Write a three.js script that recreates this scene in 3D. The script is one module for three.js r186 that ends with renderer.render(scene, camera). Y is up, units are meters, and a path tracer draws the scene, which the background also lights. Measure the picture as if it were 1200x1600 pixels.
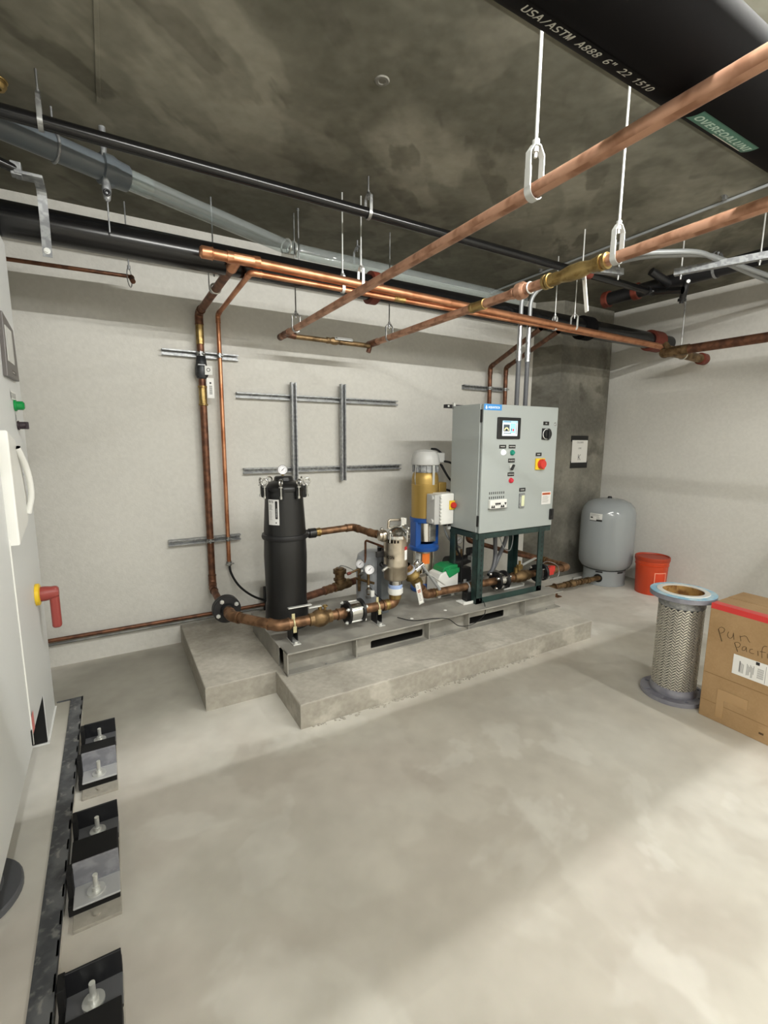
import * as THREE from 'three';
import { RoundedBoxGeometry } from 'three/addons/geometries/RoundedBoxGeometry.js';
import { mergeGeometries, toCreasedNormals } from 'three/addons/utils/BufferGeometryUtils.js';
import { RectAreaLightUniformsLib } from 'three/addons/lights/RectAreaLightUniformsLib.js';

// ---------- camera, lights, exposure ----------
const scene = new THREE.Scene();
scene.background = new THREE.Color(0x000000);
const camera = new THREE.PerspectiveCamera(94.96, 1200 / 1600, 0.05, 40);
camera.position.set(0, 1.5, 0);
camera.rotation.order = 'YXZ';
camera.rotation.set(-8.848 * Math.PI / 180, -30.25 * Math.PI / 180, 0.384 * Math.PI / 180);
scene.add(camera);
const renderer = new THREE.WebGLRenderer({ antialias: true });
renderer.toneMapping = THREE.LinearToneMapping;
renderer.toneMappingExposure = 3.75;
renderer.shadowMap.enabled = true;
RectAreaLightUniformsLib.init();
// light bars: [x, y, z, length, intensity, 1 = along z]
const LAMPS = [
  [1.45, 2.78, -0.49, 2.6, 108, 0],
  [0.15, 2.78, 1.7, 2.4, 98, 1],
  [3.3, 2.78, 1.7, 2.4, 98, 1],
];
const WARM = new THREE.Color(1.0, 0.998, 0.965);

// ---------- helpers ----------
let seed = 7;
const rnd = () => { seed = (seed * 1664525 + 1013904223) >>> 0; return seed / 4294967296; };
const rr = (a, b) => a + (b - a) * rnd();
const V = (x, y, z) => new THREE.Vector3(x, y, z);
const A3 = (a) => (a.isVector3 ? a.clone() : V(a[0], a[1], a[2]));
const used = {};
function numbered(n) { const k = used[n] = (used[n] || 0) + 1; return k === 1 ? n : n + '_' + String(k - 1).padStart(3, '0'); }
const org = new WeakMap();
function thing(name, label, category, pos = [0, 0, 0], group) {
  const g = new THREE.Group(); g.name = numbered(name); g.position.set(...pos);
  g.userData = { label, category }; if (group) g.userData.group = group;
  scene.add(g); org.set(g, V(...pos)); return g;
}
function uvBox(g) {
  const p = g.attributes.position, n = g.attributes.normal, uv = new Float32Array(p.count * 2);
  for (let i = 0; i < p.count; i += 3) {
    let nx = 0, ny = 0, nz = 0;
    for (let k = 0; k < 3; k++) { nx += Math.abs(n.getX(i + k)); ny += Math.abs(n.getY(i + k)); nz += Math.abs(n.getZ(i + k)); }
    for (let k = 0; k < 3; k++) {
      const x = p.getX(i + k), y = p.getY(i + k), z = p.getZ(i + k); let u, v;
      if (ny >= nx && ny >= nz) { u = x; v = -z; } else if (nx >= nz) { u = z; v = y; } else { u = x; v = y; }
      uv[(i + k) * 2] = u; uv[(i + k) * 2 + 1] = v;
    }
  }
  g.setAttribute('uv', new THREE.BufferAttribute(uv, 2));
}
function clean(g, keep) {
  g = g.index ? g.toNonIndexed() : g.clone();
  for (const k of Object.keys(g.attributes)) if (!['position', 'normal', 'uv'].includes(k)) g.deleteAttribute(k);
  if (!g.attributes.normal) g.computeVertexNormals();
  if (!keep || !g.attributes.uv) uvBox(g);
  return g;
}
function part(parent, name, geos, mat, o = {}) {
  const list = (Array.isArray(geos) ? geos : [geos]).map((g) => clean(g, o.keep || g.userData.keep));
  const g = list.length > 1 ? mergeGeometries(list) : list[0];
  const or = org.get(parent); if (or) g.translate(-or.x, -or.y, -or.z);
  const m = new THREE.Mesh(g, mat); m.name = name; m.castShadow = m.receiveShadow = true;
  if (o.label) m.userData.label = o.label;
  parent.add(m); org.set(m, or || V(0, 0, 0)); return m;
}
function struct(name, geos, mat, o = {}) {
  const list = (Array.isArray(geos) ? geos : [geos]).map((g) => clean(g, o.keep));
  const m = new THREE.Mesh(list.length > 1 ? mergeGeometries(list) : list[0], mat);
  m.name = name; m.userData.kind = 'structure'; m.castShadow = m.receiveShadow = true; scene.add(m); org.set(m, V(0, 0, 0)); return m;
}
function copy(src, pos, label, ry) {
  const c = src.clone(); const base = src.name.replace(/_\d{3}$/, ''); c.name = numbered(base);
  c.userData = { ...src.userData }; if (label) c.userData.label = label;
  c.position.set(...pos); if (ry !== undefined) c.rotation.y = ry; scene.add(c); return c;
}
// primitives in world coordinates
const bx = (x0, x1, y0, y1, z0, z1, r = 0.002, s = 1) => {
  const w = x1 - x0, h = y1 - y0, d = z1 - z0, rad = Math.min(r, w / 2.01, h / 2.01, d / 2.01);
  const g = rad > 0.0004 ? new RoundedBoxGeometry(w, h, d, s, rad) : new THREE.BoxGeometry(w, h, d);
  return g.translate((x0 + x1) / 2, (y0 + y1) / 2, (z0 + z1) / 2);
};
function orient(g, a, b) { // geometry along +y from 0..len placed from a towards b
  const d = b.clone().sub(a).normalize();
  g.applyQuaternion(new THREE.Quaternion().setFromUnitVectors(V(0, 1, 0), d));
  return g.translate(a.x, a.y, a.z);
}
const cy = (a, b, ra, rb = ra, seg = 18, open = false) => {
  a = A3(a); b = A3(b); const L = a.distanceTo(b);
  return orient(new THREE.CylinderGeometry(rb, ra, L, seg, 1, open).translate(0, L / 2, 0), a, b);
};
// revolve profile [[r, t]...] along axis a->b direction (t in metres along the axis)
const lz = (a, dir, prof, seg = 28, crease = 0.6) => {
  a = A3(a); const g = new THREE.LatheGeometry(prof.map((p) => new THREE.Vector2(Math.max(p[0], 1e-5), p[1])), seg);
  const c = toCreasedNormals(g, crease);
  return orient(c, a, a.clone().add(A3(dir)));
};
const la = (x, z, prof, seg = 40, crease = 0.6) => lz([x, 0, z], [0, 1, 0], prof, seg, crease);
const sph = (c, r, sx = 1, sy = 1, sz = 1, w = 16, h = 12) => { c = A3(c); return new THREE.SphereGeometry(r, w, h).scale(sx, sy, sz).translate(c.x, c.y, c.z); };
const tor = (c, n, R, r, seg = 28, ts = 8) => {
  c = A3(c); const g = new THREE.TorusGeometry(R, r, ts, seg).rotateX(Math.PI / 2);
  return orient(g, c, c.clone().add(A3(n)));
};
const hex = (a, b, r) => cy(a, b, r, r, 6);
function roundPath(pts, b, n = 6) {
  pts = pts.map(A3); const out = [pts[0]];
  for (let i = 1; i < pts.length - 1; i++) {
    const p = pts[i], u = pts[i - 1].clone().sub(p), w = pts[i + 1].clone().sub(p);
    const lu = u.length(), lw = w.length(); u.normalize(); w.normalize();
    const ang = Math.acos(THREE.MathUtils.clamp(u.dot(w), -1, 1)); const th = Math.PI - ang;
    if (th < 0.02) { out.push(p); continue; }
    const d = Math.min(b * Math.tan(th / 2), lu * 0.49, lw * 0.49);
    const s = p.clone().addScaledVector(u, d), e = p.clone().addScaledVector(w, d);
    for (let k = 0; k <= n; k++) {
      const t = k / n; out.push(s.clone().multiplyScalar((1 - t) * (1 - t)).addScaledVector(p, 2 * t * (1 - t)).addScaledVector(e, t * t));
    }
  }
  out.push(pts[pts.length - 1]); return out;
}
function sweep(path, r, seg = 14, caps = true) {
  const N = path.length, T = [], rings = [];
  for (let i = 0; i < N; i++) { const a = path[Math.max(0, i - 1)], c = path[Math.min(N - 1, i + 1)]; T.push(c.clone().sub(a).normalize()); }
  let nrm = Math.abs(T[0].y) < 0.9 ? V(0, 1, 0) : V(1, 0, 0); nrm.addScaledVector(T[0], -nrm.dot(T[0])).normalize();
  const pos = [], nor = [], uv = [], idx = []; let len = 0;
  for (let i = 0; i < N; i++) {
    if (i) { nrm.addScaledVector(T[i], -nrm.dot(T[i])).normalize(); len += path[i].distanceTo(path[i - 1]); }
    const bi = T[i].clone().cross(nrm);
    const rad = typeof r === 'function' ? r(i / (N - 1), len) : r;
    for (let k = 0; k <= seg; k++) {
      const a = k / seg * Math.PI * 2, d = nrm.clone().multiplyScalar(Math.cos(a)).addScaledVector(bi, Math.sin(a));
      pos.push(path[i].x + d.x * rad, path[i].y + d.y * rad, path[i].z + d.z * rad); nor.push(d.x, d.y, d.z); uv.push(a * rad, len);
    }
    rings.push(i);
  }
  const S = seg + 1;
  for (let i = 0; i < N - 1; i++) for (let k = 0; k < seg; k++) { const a = i * S + k, b = a + S; idx.push(a, b, a + 1, b, b + 1, a + 1); }
  if (caps) for (const [i, s] of [[0, -1], [N - 1, 1]]) {
    const c = pos.length / 3, t = T[i].clone().multiplyScalar(s); pos.push(path[i].x, path[i].y, path[i].z); nor.push(t.x, t.y, t.z); uv.push(0, 0);
    for (let k = 0; k <= seg; k++) { const q = (i * S + k) * 3; pos.push(pos[q], pos[q + 1], pos[q + 2]); nor.push(t.x, t.y, t.z); uv.push(pos[q], pos[q + 1]); }
    for (let k = 0; k < seg; k++) s > 0 ? idx.push(c, c + 2 + k, c + 1 + k) : idx.push(c, c + 1 + k, c + 2 + k);
  }
  const g = new THREE.BufferGeometry();
  g.setAttribute('position', new THREE.Float32BufferAttribute(pos, 3)); g.setAttribute('normal', new THREE.Float32BufferAttribute(nor, 3)); g.setAttribute('uv', new THREE.Float32BufferAttribute(uv, 2));
  // winding: flip so faces look outwards
  for (let i = 0; i < idx.length - (caps ? seg * 6 : 0); i += 3) { const t = idx[i + 1]; idx[i + 1] = idx[i + 2]; idx[i + 2] = t; }
  g.setIndex(idx); g.userData.keep = true; return g;
}
const sw = (pts, r, b = 0.06, seg = 14) => sweep(roundPath(pts, b), r, seg);
const curve = (pts, r, n = 40, seg = 8) => sweep(new THREE.CatmullRomCurve3(pts.map(A3)).getPoints(n), r, seg);
// plumbing: straight tube + thicker elbows and couplings as parts
function plumb(G, pts, r, mat, o = {}) {
  const b = o.b ?? r * 2.2, fm = o.fit || mat;
  part(G, o.name || 'pipe', sw(pts, r, b, o.seg || 16), mat);
  const P = pts.map(A3);
  for (let i = 1; i < P.length - 1; i++) {
    const u = P[i - 1].clone().sub(P[i]).normalize(), w = P[i + 1].clone().sub(P[i]).normalize();
    const th = Math.PI - Math.acos(THREE.MathUtils.clamp(u.dot(w), -1, 1)); if (th < 0.15) continue;
    const d = b * Math.tan(th / 2) + r * 1.3;
    const s = P[i].clone().addScaledVector(u, d), e = P[i].clone().addScaledVector(w, d);
    part(G, 'elbow', [sw([s, P[i], e], r * 1.13, b, o.seg || 16), cy(s, s.clone().addScaledVector(u, -r * 0.35), r * 1.2, r * 1.2, 16), cy(e, e.clone().addScaledVector(w, -r * 0.35), r * 1.2, r * 1.2, 16)], fm);
  }
}
const coupling = (a, b, r) => { a = A3(a); b = A3(b); const d = b.clone().sub(a), L = d.length(); return lz(a, d.normalize(), [[r, 0], [r * 1.2, 0.001], [r * 1.2, L * 0.18], [r * 1.13, L * 0.2], [r * 1.13, L * 0.8], [r * 1.2, L * 0.82], [r * 1.2, L - 0.001], [r, L]], 18); };
// flat printed patch on plane: centre c, unit axes u (right) and v (up), size w,h
function patch(c, u, v, w, h) {
  c = A3(c); u = A3(u); v = A3(v); const n = u.clone().cross(v);
  const g = new THREE.PlaneGeometry(w, h); g.applyMatrix4(new THREE.Matrix4().makeBasis(u, v, n)); g.translate(c.x, c.y, c.z); g.userData.keep = true; return g;
}
// curved label on an upright cylinder
function wrapLabel(x, z, r, y0, y1, azim, width) { // azim: direction angle atan2(x,z) of the label centre
  const th = width / r; const g = new THREE.CylinderGeometry(r, r, y1 - y0, 14, 1, true, azim - th / 2, th); g.translate(x, (y0 + y1) / 2, z); g.userData.keep = true; return g;
}
const ext = (shape, d, o = {}) => new THREE.ExtrudeGeometry(shape, { depth: d, bevelEnabled: false, curveSegments: o.cs || 10, ...o });
function poly(pts) { const s = new THREE.Shape(); pts.forEach((p, i) => (i ? s.lineTo(p[0], p[1]) : s.moveTo(p[0], p[1]))); s.closePath(); return s; }

// ---------- procedural textures ----------
function lattice(n, sd) { let s = sd >>> 0; const a = new Float32Array(n * n); for (let i = 0; i < n * n; i++) { s = (s * 1664525 + 1013904223) >>> 0; a[i] = s / 4294967296; } return a; }
const LT = lattice(256, 91);
function vn(x, y, per) { // periodic value noise
  let xi = Math.floor(x), yi = Math.floor(y); const fx = x - xi, fy = y - yi, sx = fx * fx * (3 - 2 * fx), sy = fy * fy * (3 - 2 * fy);
  const m = (q) => ((q % per) + per) % per; const x0 = m(xi), x1 = m(xi + 1), y0 = m(yi), y1 = m(yi + 1);
  const h = (a, b) => LT[((a * 7 + b * 131) & 255) * 256 + ((b * 13 + a * 57) & 255)];
  const a = h(x0, y0), b = h(x1, y0), c = h(x0, y1), d = h(x1, y1);
  return a + (b - a) * sx + (c - a) * sy + (a - b - c + d) * sx * sy;
}
function fbm(u, v, f, oct) { let s = 0, w = 0.5, t = 0; for (let i = 0; i < oct; i++) { s += w * vn(u * f + i * 17, v * f + i * 31, f); t += w; w *= 0.5; f *= 2; } return s / t; }
function tex(n, span, fn, srgb = true) {
  const d = new Uint8Array(n * n * 4);
  for (let j = 0; j < n; j++) for (let i = 0; i < n; i++) { const c = fn(i / n, j / n), k = (j * n + i) * 4; d[k] = Math.max(0, Math.min(255, c[0])); d[k + 1] = Math.max(0, Math.min(255, c[1])); d[k + 2] = Math.max(0, Math.min(255, c[2])); d[k + 3] = 255; }
  const t = new THREE.DataTexture(d, n, n, THREE.RGBAFormat); t.wrapS = t.wrapT = THREE.RepeatWrapping; t.magFilter = THREE.LinearFilter; t.minFilter = THREE.LinearMipmapLinearFilter; t.generateMipmaps = true;
  t.repeat.set(1 / span, 1 / span); if (srgb) t.colorSpace = THREE.SRGBColorSpace; t.needsUpdate = true; return t;
}
const mixc = (a, b, t) => [a[0] + (b[0] - a[0]) * t, a[1] + (b[1] - a[1]) * t, a[2] + (b[2] - a[2]) * t];
const ss = (a, b, x) => { x = Math.max(0, Math.min(1, (x - a) / (b - a))); return x * x * (3 - 2 * x); };
function canvas(w, h, draw) {
  const c = document.createElement('canvas'); c.width = w; c.height = h; const x = c.getContext('2d'); draw(x, w, h);
  const t = new THREE.CanvasTexture(c); t.colorSpace = THREE.SRGBColorSpace; t.anisotropy = 8; return t;
}
const floorTex = tex(1024, 5.2, (u, v) => {
  const w1 = fbm(u + 0.3, v, 3, 4), w2 = fbm(u, v + 0.6, 3, 4);
  const a = fbm(u + w1 * 0.25, v + w2 * 0.25, 4, 5), b = fbm(u + w2 * 0.1, v, 9, 5), f = fbm(u, v, 64, 3), l = fbm(u + w2 * 0.3, v - w1 * 0.2, 6, 5);
  let c = mixc([203, 198, 187], [215, 212, 203], ss(0.3, 0.7, a)); c = mixc(c, [203, 195, 185], 0.5 * ss(0.5, 0.72, b));
  c = mixc(c, [228, 226, 218], 0.45 * ss(0.5, 0.7, l)); c = mixc(c, [232, 230, 223], 0.35 * ss(0.62, 0.7, fbm(u + 0.2 * w2, v + 0.35, 20, 5))); c = mixc(c, [174, 166, 154], 0.3 * ss(0.56, 0.66, fbm(u + w1 * 0.4, v + 0.7, 11, 5))); c = mixc(c, [178, 174, 163], 0.35 * ss(0.62, 0.8, fbm(u - w2 * 0.2, v + 0.21, 5, 5)));
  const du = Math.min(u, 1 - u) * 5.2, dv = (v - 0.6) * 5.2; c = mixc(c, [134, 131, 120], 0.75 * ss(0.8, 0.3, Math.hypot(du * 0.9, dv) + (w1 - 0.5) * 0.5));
  const k = (f - 0.5) * 16; c = [c[0] + k, c[1] + k, c[2] + k];
  return c;
});
const ceilTex = tex(1024, 3.6, (u, v) => {
  const w1 = fbm(u, v + 0.2, 3, 4), w2 = fbm(u + 0.4, v, 3, 4);
  const x = u + w1 * 0.12, y = v + w2 * 0.12; const a = fbm(x, y, 3, 5), p = u + v, q = v - u, b = fbm(p + w2 * 0.12, 3 * q + w1 * 0.2, 4, 5), r = fbm(p * 2 + w1 * 0.1, 5 * q + 0.3, 5, 4);
  let c = mixc([88, 86, 73], [122, 119, 105], ss(0.4, 0.6, a)); c = mixc(c, [150, 146, 131], 0.6 * ss(0.52, 0.62, b) * ss(0.42, 0.56, a)); c = mixc(c, [76, 73, 61], 0.5 * ss(0.56, 0.68, r)); c = mixc(c, [138, 134, 120], 0.35 * ss(0.5, 0.66, fbm(u + w1 * 0.3, v, 14, 4)));
  const k = (fbm(u, v, 90, 3) - 0.5) * 18; return [c[0] + k, c[1] + k, c[2] + k];
});
const ceilBump = tex(512, 3.6, (u, v) => { const w1 = fbm(u, v + 0.2, 3, 4), w2 = fbm(u + 0.4, v, 3, 4); const q = 255 * (0.7 * fbm(u + w2 * 0.5, v + w1 * 0.15, 7, 5) + 0.3 * fbm(u, v, 60, 3)); return [q, q, q]; }, false);
const wallTex = tex(512, 2.2, (u, v) => { const k = (fbm(u, v, 5, 4) - 0.5) * 9 + (fbm(u, v, 120, 2) - 0.5) * 9; return [211 + k, 209 + k, 202 + k]; });
const wallBump = tex(512, 0.5, (u, v) => { const q = 255 * fbm(u, v, 60, 3); return [q, q, q]; }, false);
const padTex = tex(1024, 1.6, (u, v) => {
  const a = fbm(u + 0.2 * fbm(u, v, 4, 3), v, 4, 5), f = fbm(u, v, 80, 3); let c = mixc([160, 155, 144], [190, 185, 174], ss(0.3, 0.7, a)); c = mixc(c, [206, 201, 190], 0.5 * ss(0.6, 0.75, fbm(u, v + 0.4, 9, 5)));
  const k = (f - 0.5) * 22; c = [c[0] + k, c[1] + k, c[2] + k]; return c;
});
const columnTex = tex(512, 1.7, (u, v) => {
  const a = fbm(u, v * 1, 4, 5), s = fbm(u + 0.1 * a, v * 1 + 0.3, 8, 5); let c = mixc([100, 98, 90], [134, 131, 120], ss(0.3, 0.7, a)); c = mixc(c, [74, 71, 62], 0.5 * ss(0.6, 0.76, s)); const k = (fbm(u, v, 80, 3) - 0.5) * 18; return [c[0] + k, c[1] + k, c[2] + k];
});
const metalTex = (c0, c1, f = 6, span = 0.5) => tex(256, span, (u, v) => { const a = fbm(u + 0.2 * fbm(u, v, 4, 3), v, f, 4); return mixc(c0, c1, ss(0.3, 0.7, a)); });
const smudge = tex(256, 0.4, (u, v) => { const q = 90 + 120 * fbm(u, v, 6, 5); return [q, q, q]; }, false);
const cardTex = tex(512, 0.7, (u, v) => { const k = (fbm(u, v, 6, 4) - 0.5) * 22 + (fbm(u * 1, v, 100, 2) - 0.5) * 8 + 2 * Math.sin(v * 2 * Math.PI * 100); return [178 + k, 146 + k, 106 + k]; });
const steelTex = metalTex([112, 113, 111], [144, 145, 141], 8, 0.6);
const S = (o) => new THREE.MeshStandardMaterial(o);
const M = {
  floor: S({ map: floorTex, roughness: 0.72, bumpMap: padTex, bumpScale: 0.0006 }),
  ceiling: S({ map: ceilTex, roughness: 0.85, bumpMap: ceilBump, bumpScale: 0.004 }),
  wall: S({ map: wallTex, roughness: 0.8, bumpMap: wallBump, bumpScale: 0.0006 }),
  pad: S({ map: padTex, roughness: 0.9, bumpMap: padTex, bumpScale: 0.0015 }),
  plinth: S({ map: floorTex, roughness: 0.9, bumpMap: padTex, bumpScale: 0.0015 }),
  column: S({ map: columnTex, roughness: 0.85, bumpMap: columnTex, bumpScale: 0.001 }),
  copper: S({ map: metalTex([206, 148, 112], [178, 118, 84], 5, 0.3), metalness: 0.9, roughness: 0.42 }),
  copperOld: S({ map: metalTex([132, 92, 70], [98, 68, 54], 7, 0.3), metalness: 0.75, roughness: 0.5 }),
  copperBrown: S({ map: metalTex([146, 112, 84], [112, 84, 62], 7, 0.25), metalness: 0.8, roughness: 0.5 }),
  copperDull: S({ map: metalTex([196, 152, 126], [152, 110, 86], 5, 0.25), metalness: 0.6, roughness: 0.5 }),
  brass: S({ map: metalTex([176, 152, 100], [140, 116, 70], 6, 0.2), metalness: 0.9, roughness: 0.42 }),
  bronze: S({ map: metalTex([140, 116, 84], [98, 78, 54], 6, 0.2), metalness: 0.8, roughness: 0.5 }),
  blackIron: S({ color: 0x1b1b1d, roughness: 0.42, bumpMap: smudge, bumpScale: 0.0006 }),
  blackPipe: S({ color: 0x101011, roughness: 0.22 }),
  castIron: new THREE.MeshPhysicalMaterial({ color: 0x0e0d0e, roughness: 0.7, specularIntensity: 0.15, bumpMap: smudge, bumpScale: 0.001 }),
  blackPlastic: S({ color: 0x131314, roughness: 0.4 }),
  blackTank: S({ color: 0x171717, roughness: 0.38, bumpMap: smudge, bumpScale: 0.0008 }),
  pocket: S({ color: 0x14110e, roughness: 0.9 }),
  rubber: S({ color: 0x0c0c0d, roughness: 0.8 }),
  zinc: S({ map: metalTex([176, 177, 175], [140, 141, 140], 8, 0.2), metalness: 0.9, roughness: 0.38 }),
  zincYellow: S({ color: 0xd8cfa4, metalness: 0.4, roughness: 0.35 }),
  zincBright: S({ color: 0xd9dad6, metalness: 0.55, roughness: 0.32 }),
  galv: S({ map: metalTex([168, 170, 171], [138, 140, 142], 10, 0.15), metalness: 0.5, roughness: 0.42 }),
  emt: S({ color: 0xb4b6b8, metalness: 0.9, roughness: 0.25 }),
  conduit: S({ color: 0x9c9fa0, metalness: 0.35, roughness: 0.4 }),
  chrome: S({ color: 0xd2d2d0, metalness: 1, roughness: 0.14 }),
  stainless: S({ map: metalTex([196, 186, 170], [168, 158, 142], 5, 0.4), metalness: 0.95, roughness: 0.3 }),
  steel: S({ map: steelTex, metalness: 0.35, roughness: 0.55 }),
  edgeSteel: S({ map: tex(256, 0.5, (u, v) => { const a = fbm(u + 0.2 * fbm(u, v, 4, 3), v, 8, 5); let c = mixc([72, 74, 78], [108, 110, 112], ss(0.3, 0.7, a)); return mixc(c, [170, 168, 160], 0.55 * ss(0.55, 0.8, fbm(u + 0.1 * a, v + 0.3, 28, 4))); }), metalness: 0.2, roughness: 0.5 }),
  darkSteel: S({ map: metalTex([70, 72, 74], [46, 47, 50], 9, 0.4), metalness: 0.5, roughness: 0.45 }),
  skid: S({ map: metalTex([140, 138, 131], [164, 161, 153], 7, 0.8), metalness: 0.15, roughness: 0.55 }),
  panelGrey: S({ color: 0xa5aba9, roughness: 0.42, bumpMap: wallBump, bumpScale: 0.00015 }),
  whitePaint: S({ color: 0xdedfdd, roughness: 0.4 }),
  cabinet: S({ color: 0xd9dbda, roughness: 0.45, bumpMap: wallBump, bumpScale: 0.0002 }),
  whitePlastic: S({ color: 0xe4e4df, roughness: 0.35 }),
  greyPlastic: S({ color: 0xb9b9b6, roughness: 0.4 }),
  tankGrey: S({ color: 0x959a9c, roughness: 0.15, bumpMap: smudge, bumpScale: 0.0003 }),
  pvcGrey: S({ color: 0x5f666b, roughness: 0.3 }),
  gold: S({ color: 0xb09250, metalness: 0.5, roughness: 0.4 }),
  blue: S({ color: 0x1f4f98, roughness: 0.35 }),
  tealFrame: S({ map: metalTex([38, 62, 58], [27, 46, 44], 6, 0.3), roughness: 0.45 }),
  green: S({ color: 0x14894e, roughness: 0.4 }),
  red: S({ color: 0xc8352c, roughness: 0.4 }),
  redIron: S({ color: 0x6e2f20, roughness: 0.6 }),
  orange: S({ color: 0xc6441f, roughness: 0.38 }),
  orangeDark: S({ color: 0xa93a1c, roughness: 0.45 }),
  yellow: S({ color: 0xe8c32c, roughness: 0.4 }),
  lilac: S({ map: metalTex([148, 148, 158], [128, 128, 140], 6, 0.3), roughness: 0.5, metalness: 0.1 }),
  blueFilm: S({ map: metalTex([196, 226, 242], [140, 202, 236], 6, 0.16), roughness: 0.3 }),
  whiteFace: S({ color: 0xf0f0ec, roughness: 0.4 }),
  card: S({ map: cardTex, roughness: 0.85 }),
  tape: new THREE.MeshPhysicalMaterial({ color: 0xbd9a6e, roughness: 0.22, clearcoat: 0.6 }),
  redTape: S({ color: 0xe04140, roughness: 0.35 }),
  rubberHose: S({ color: 0x5a5c60, roughness: 0.5 }),
  glassLamp: (c) => S({ color: c, roughness: 0.2, emissive: c, emissiveIntensity: 0.06 }),
  orangeSticker: S({ color: 0xe8782a, roughness: 0.5 }),
  ivory: S({ color: 0xe6e2cc, roughness: 0.5 }),
  clearPvc: new THREE.MeshPhysicalMaterial({ color: 0xe8eeee, roughness: 0.04, transmission: 0.82, thickness: 0, ior: 1.5, clearcoat: 0.5 }),
};
const print = (w, h, draw, o = {}) => S({ map: canvas(w, h, draw), roughness: o.rough ?? 0.5, ...(o.extra || {}) });
// ---------- the room ----------
const X0 = -1.7, X1 = 4.9, ZB = -3.593, ZF = 3.4, CEIL = 2.88, WT = 0.2;
struct('floor', bx(X0 - WT, X1 + WT, -0.2, 0, ZB - WT, ZF + WT, 0), M.floor);
const ceiling = struct('ceiling', bx(X0 - WT, X1 + WT, CEIL, CEIL + 0.2, ZB - WT, ZF + WT, 0), M.ceiling);
struct('wall_back', bx(X0 - WT, X1 + WT, 0, CEIL, ZB - WT, ZB, 0), M.wall);
struct('wall_right', bx(X1, X1 + WT, 0, CEIL, ZB, ZF, 0), M.wall);
struct('wall_left', bx(X0 - WT, X0, 0, CEIL, ZB, ZF, 0), M.wall);
struct('wall_front', bx(X0 - WT, X1 + WT, 0, CEIL, ZF, ZF + WT, 0), M.wall);
{ // concrete column in the back right corner, chamfered edges
  const g = ext(poly([[3.87, 3.593], [4.05, 3.38], [4.845, 3.38], [4.9, 3.44], [4.9, 3.593]].map((p) => [p[0], p[1]])), CEIL).rotateX(-Math.PI / 2);
  struct('column', g, M.column);
  // form fins and a tie plug cast into the slab
  part(ceiling, 'form_seam', bx(0.2, 4.0, CEIL - 0.004, CEIL, -1.303, -1.297, 0.001), M.ceiling);
  part(ceiling, 'form_seam', bx(0.06, 0.075, CEIL - 0.006, CEIL, -2.5, -1.5, 0.001), M.ceiling);
  part(ceiling, 'tie_plug', lz([1.025, CEIL, -1.795], [0, -1, 0], [[0.03, 0], [0.026, 0.004], [0.016, 0.004], [0.012, 0.001], [0, 0.001]], 18), M.column);
}
{ // housekeeping pad: a low step at the left and the main slab
  const o = poly([[0.365, 3.59], [0.365, 2.565], [0.762, 2.565], [0.762, 2.15], [3.1, 2.15], [3.1, 3.38], [3.1, 3.59]]);
  const g = ext(o, 0.129, { bevelEnabled: true, bevelSize: 0.006, bevelThickness: 0.008, bevelSegments: 2, bevelOffset: -0.006 }).rotateX(-Math.PI / 2);
  struct('equipment_pad', g, M.pad);
}
{ // mortar crumbs along the foot of the slab
  const g = []; for (let i = 0; i < 170; i++) { const x = 0.8 + 1.7 * Math.pow(rnd(), 0.8), s = rr(0.003, 0.009); g.push(new THREE.IcosahedronGeometry(s, 0).scale(rr(0.8, 1.8), rr(0.4, 0.8), rr(0.7, 1.3)).rotateY(rr(0, 3)).translate(x, 0.002, -2.15 + rr(0.0, 0.035) * rnd() + 0.004)); }
  const m = new THREE.Mesh(mergeGeometries(g.map((q) => clean(q))), M.pad); m.name = 'mortar_crumbs'; m.userData = { kind: 'stuff', label: 'rough mortar crumbs along the front foot of the concrete slab', category: 'debris' }; m.castShadow = m.receiveShadow = true; scene.add(m);
}
// plinth under the left cabinet with a steel edge angle
struct('plinth', bx(X0, -0.225, 0, 0.097, -2.875, 2.2, 0.004), M.plinth);
{
  const t = thing('edge_angle', 'dark scuffed steel angle along the top edge of the concrete plinth at left', 'steel angle', [-0.25, 0.097, -2.88]);
  part(t, 'top_leg', bx(-0.272, -0.216, 0.097, 0.103, -2.88, 1.2, 0.002), M.edgeSteel);
  part(t, 'side_leg', bx(-0.2245, -0.216, 0.088, 0.103, -2.88, 1.2, 0.002), M.edgeSteel);
  part(t, 'end_strip', bx(-0.335, -0.235, 0.06, 0.1, -2.885, -2.876, 0.002), M.edgeSteel);
}
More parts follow.
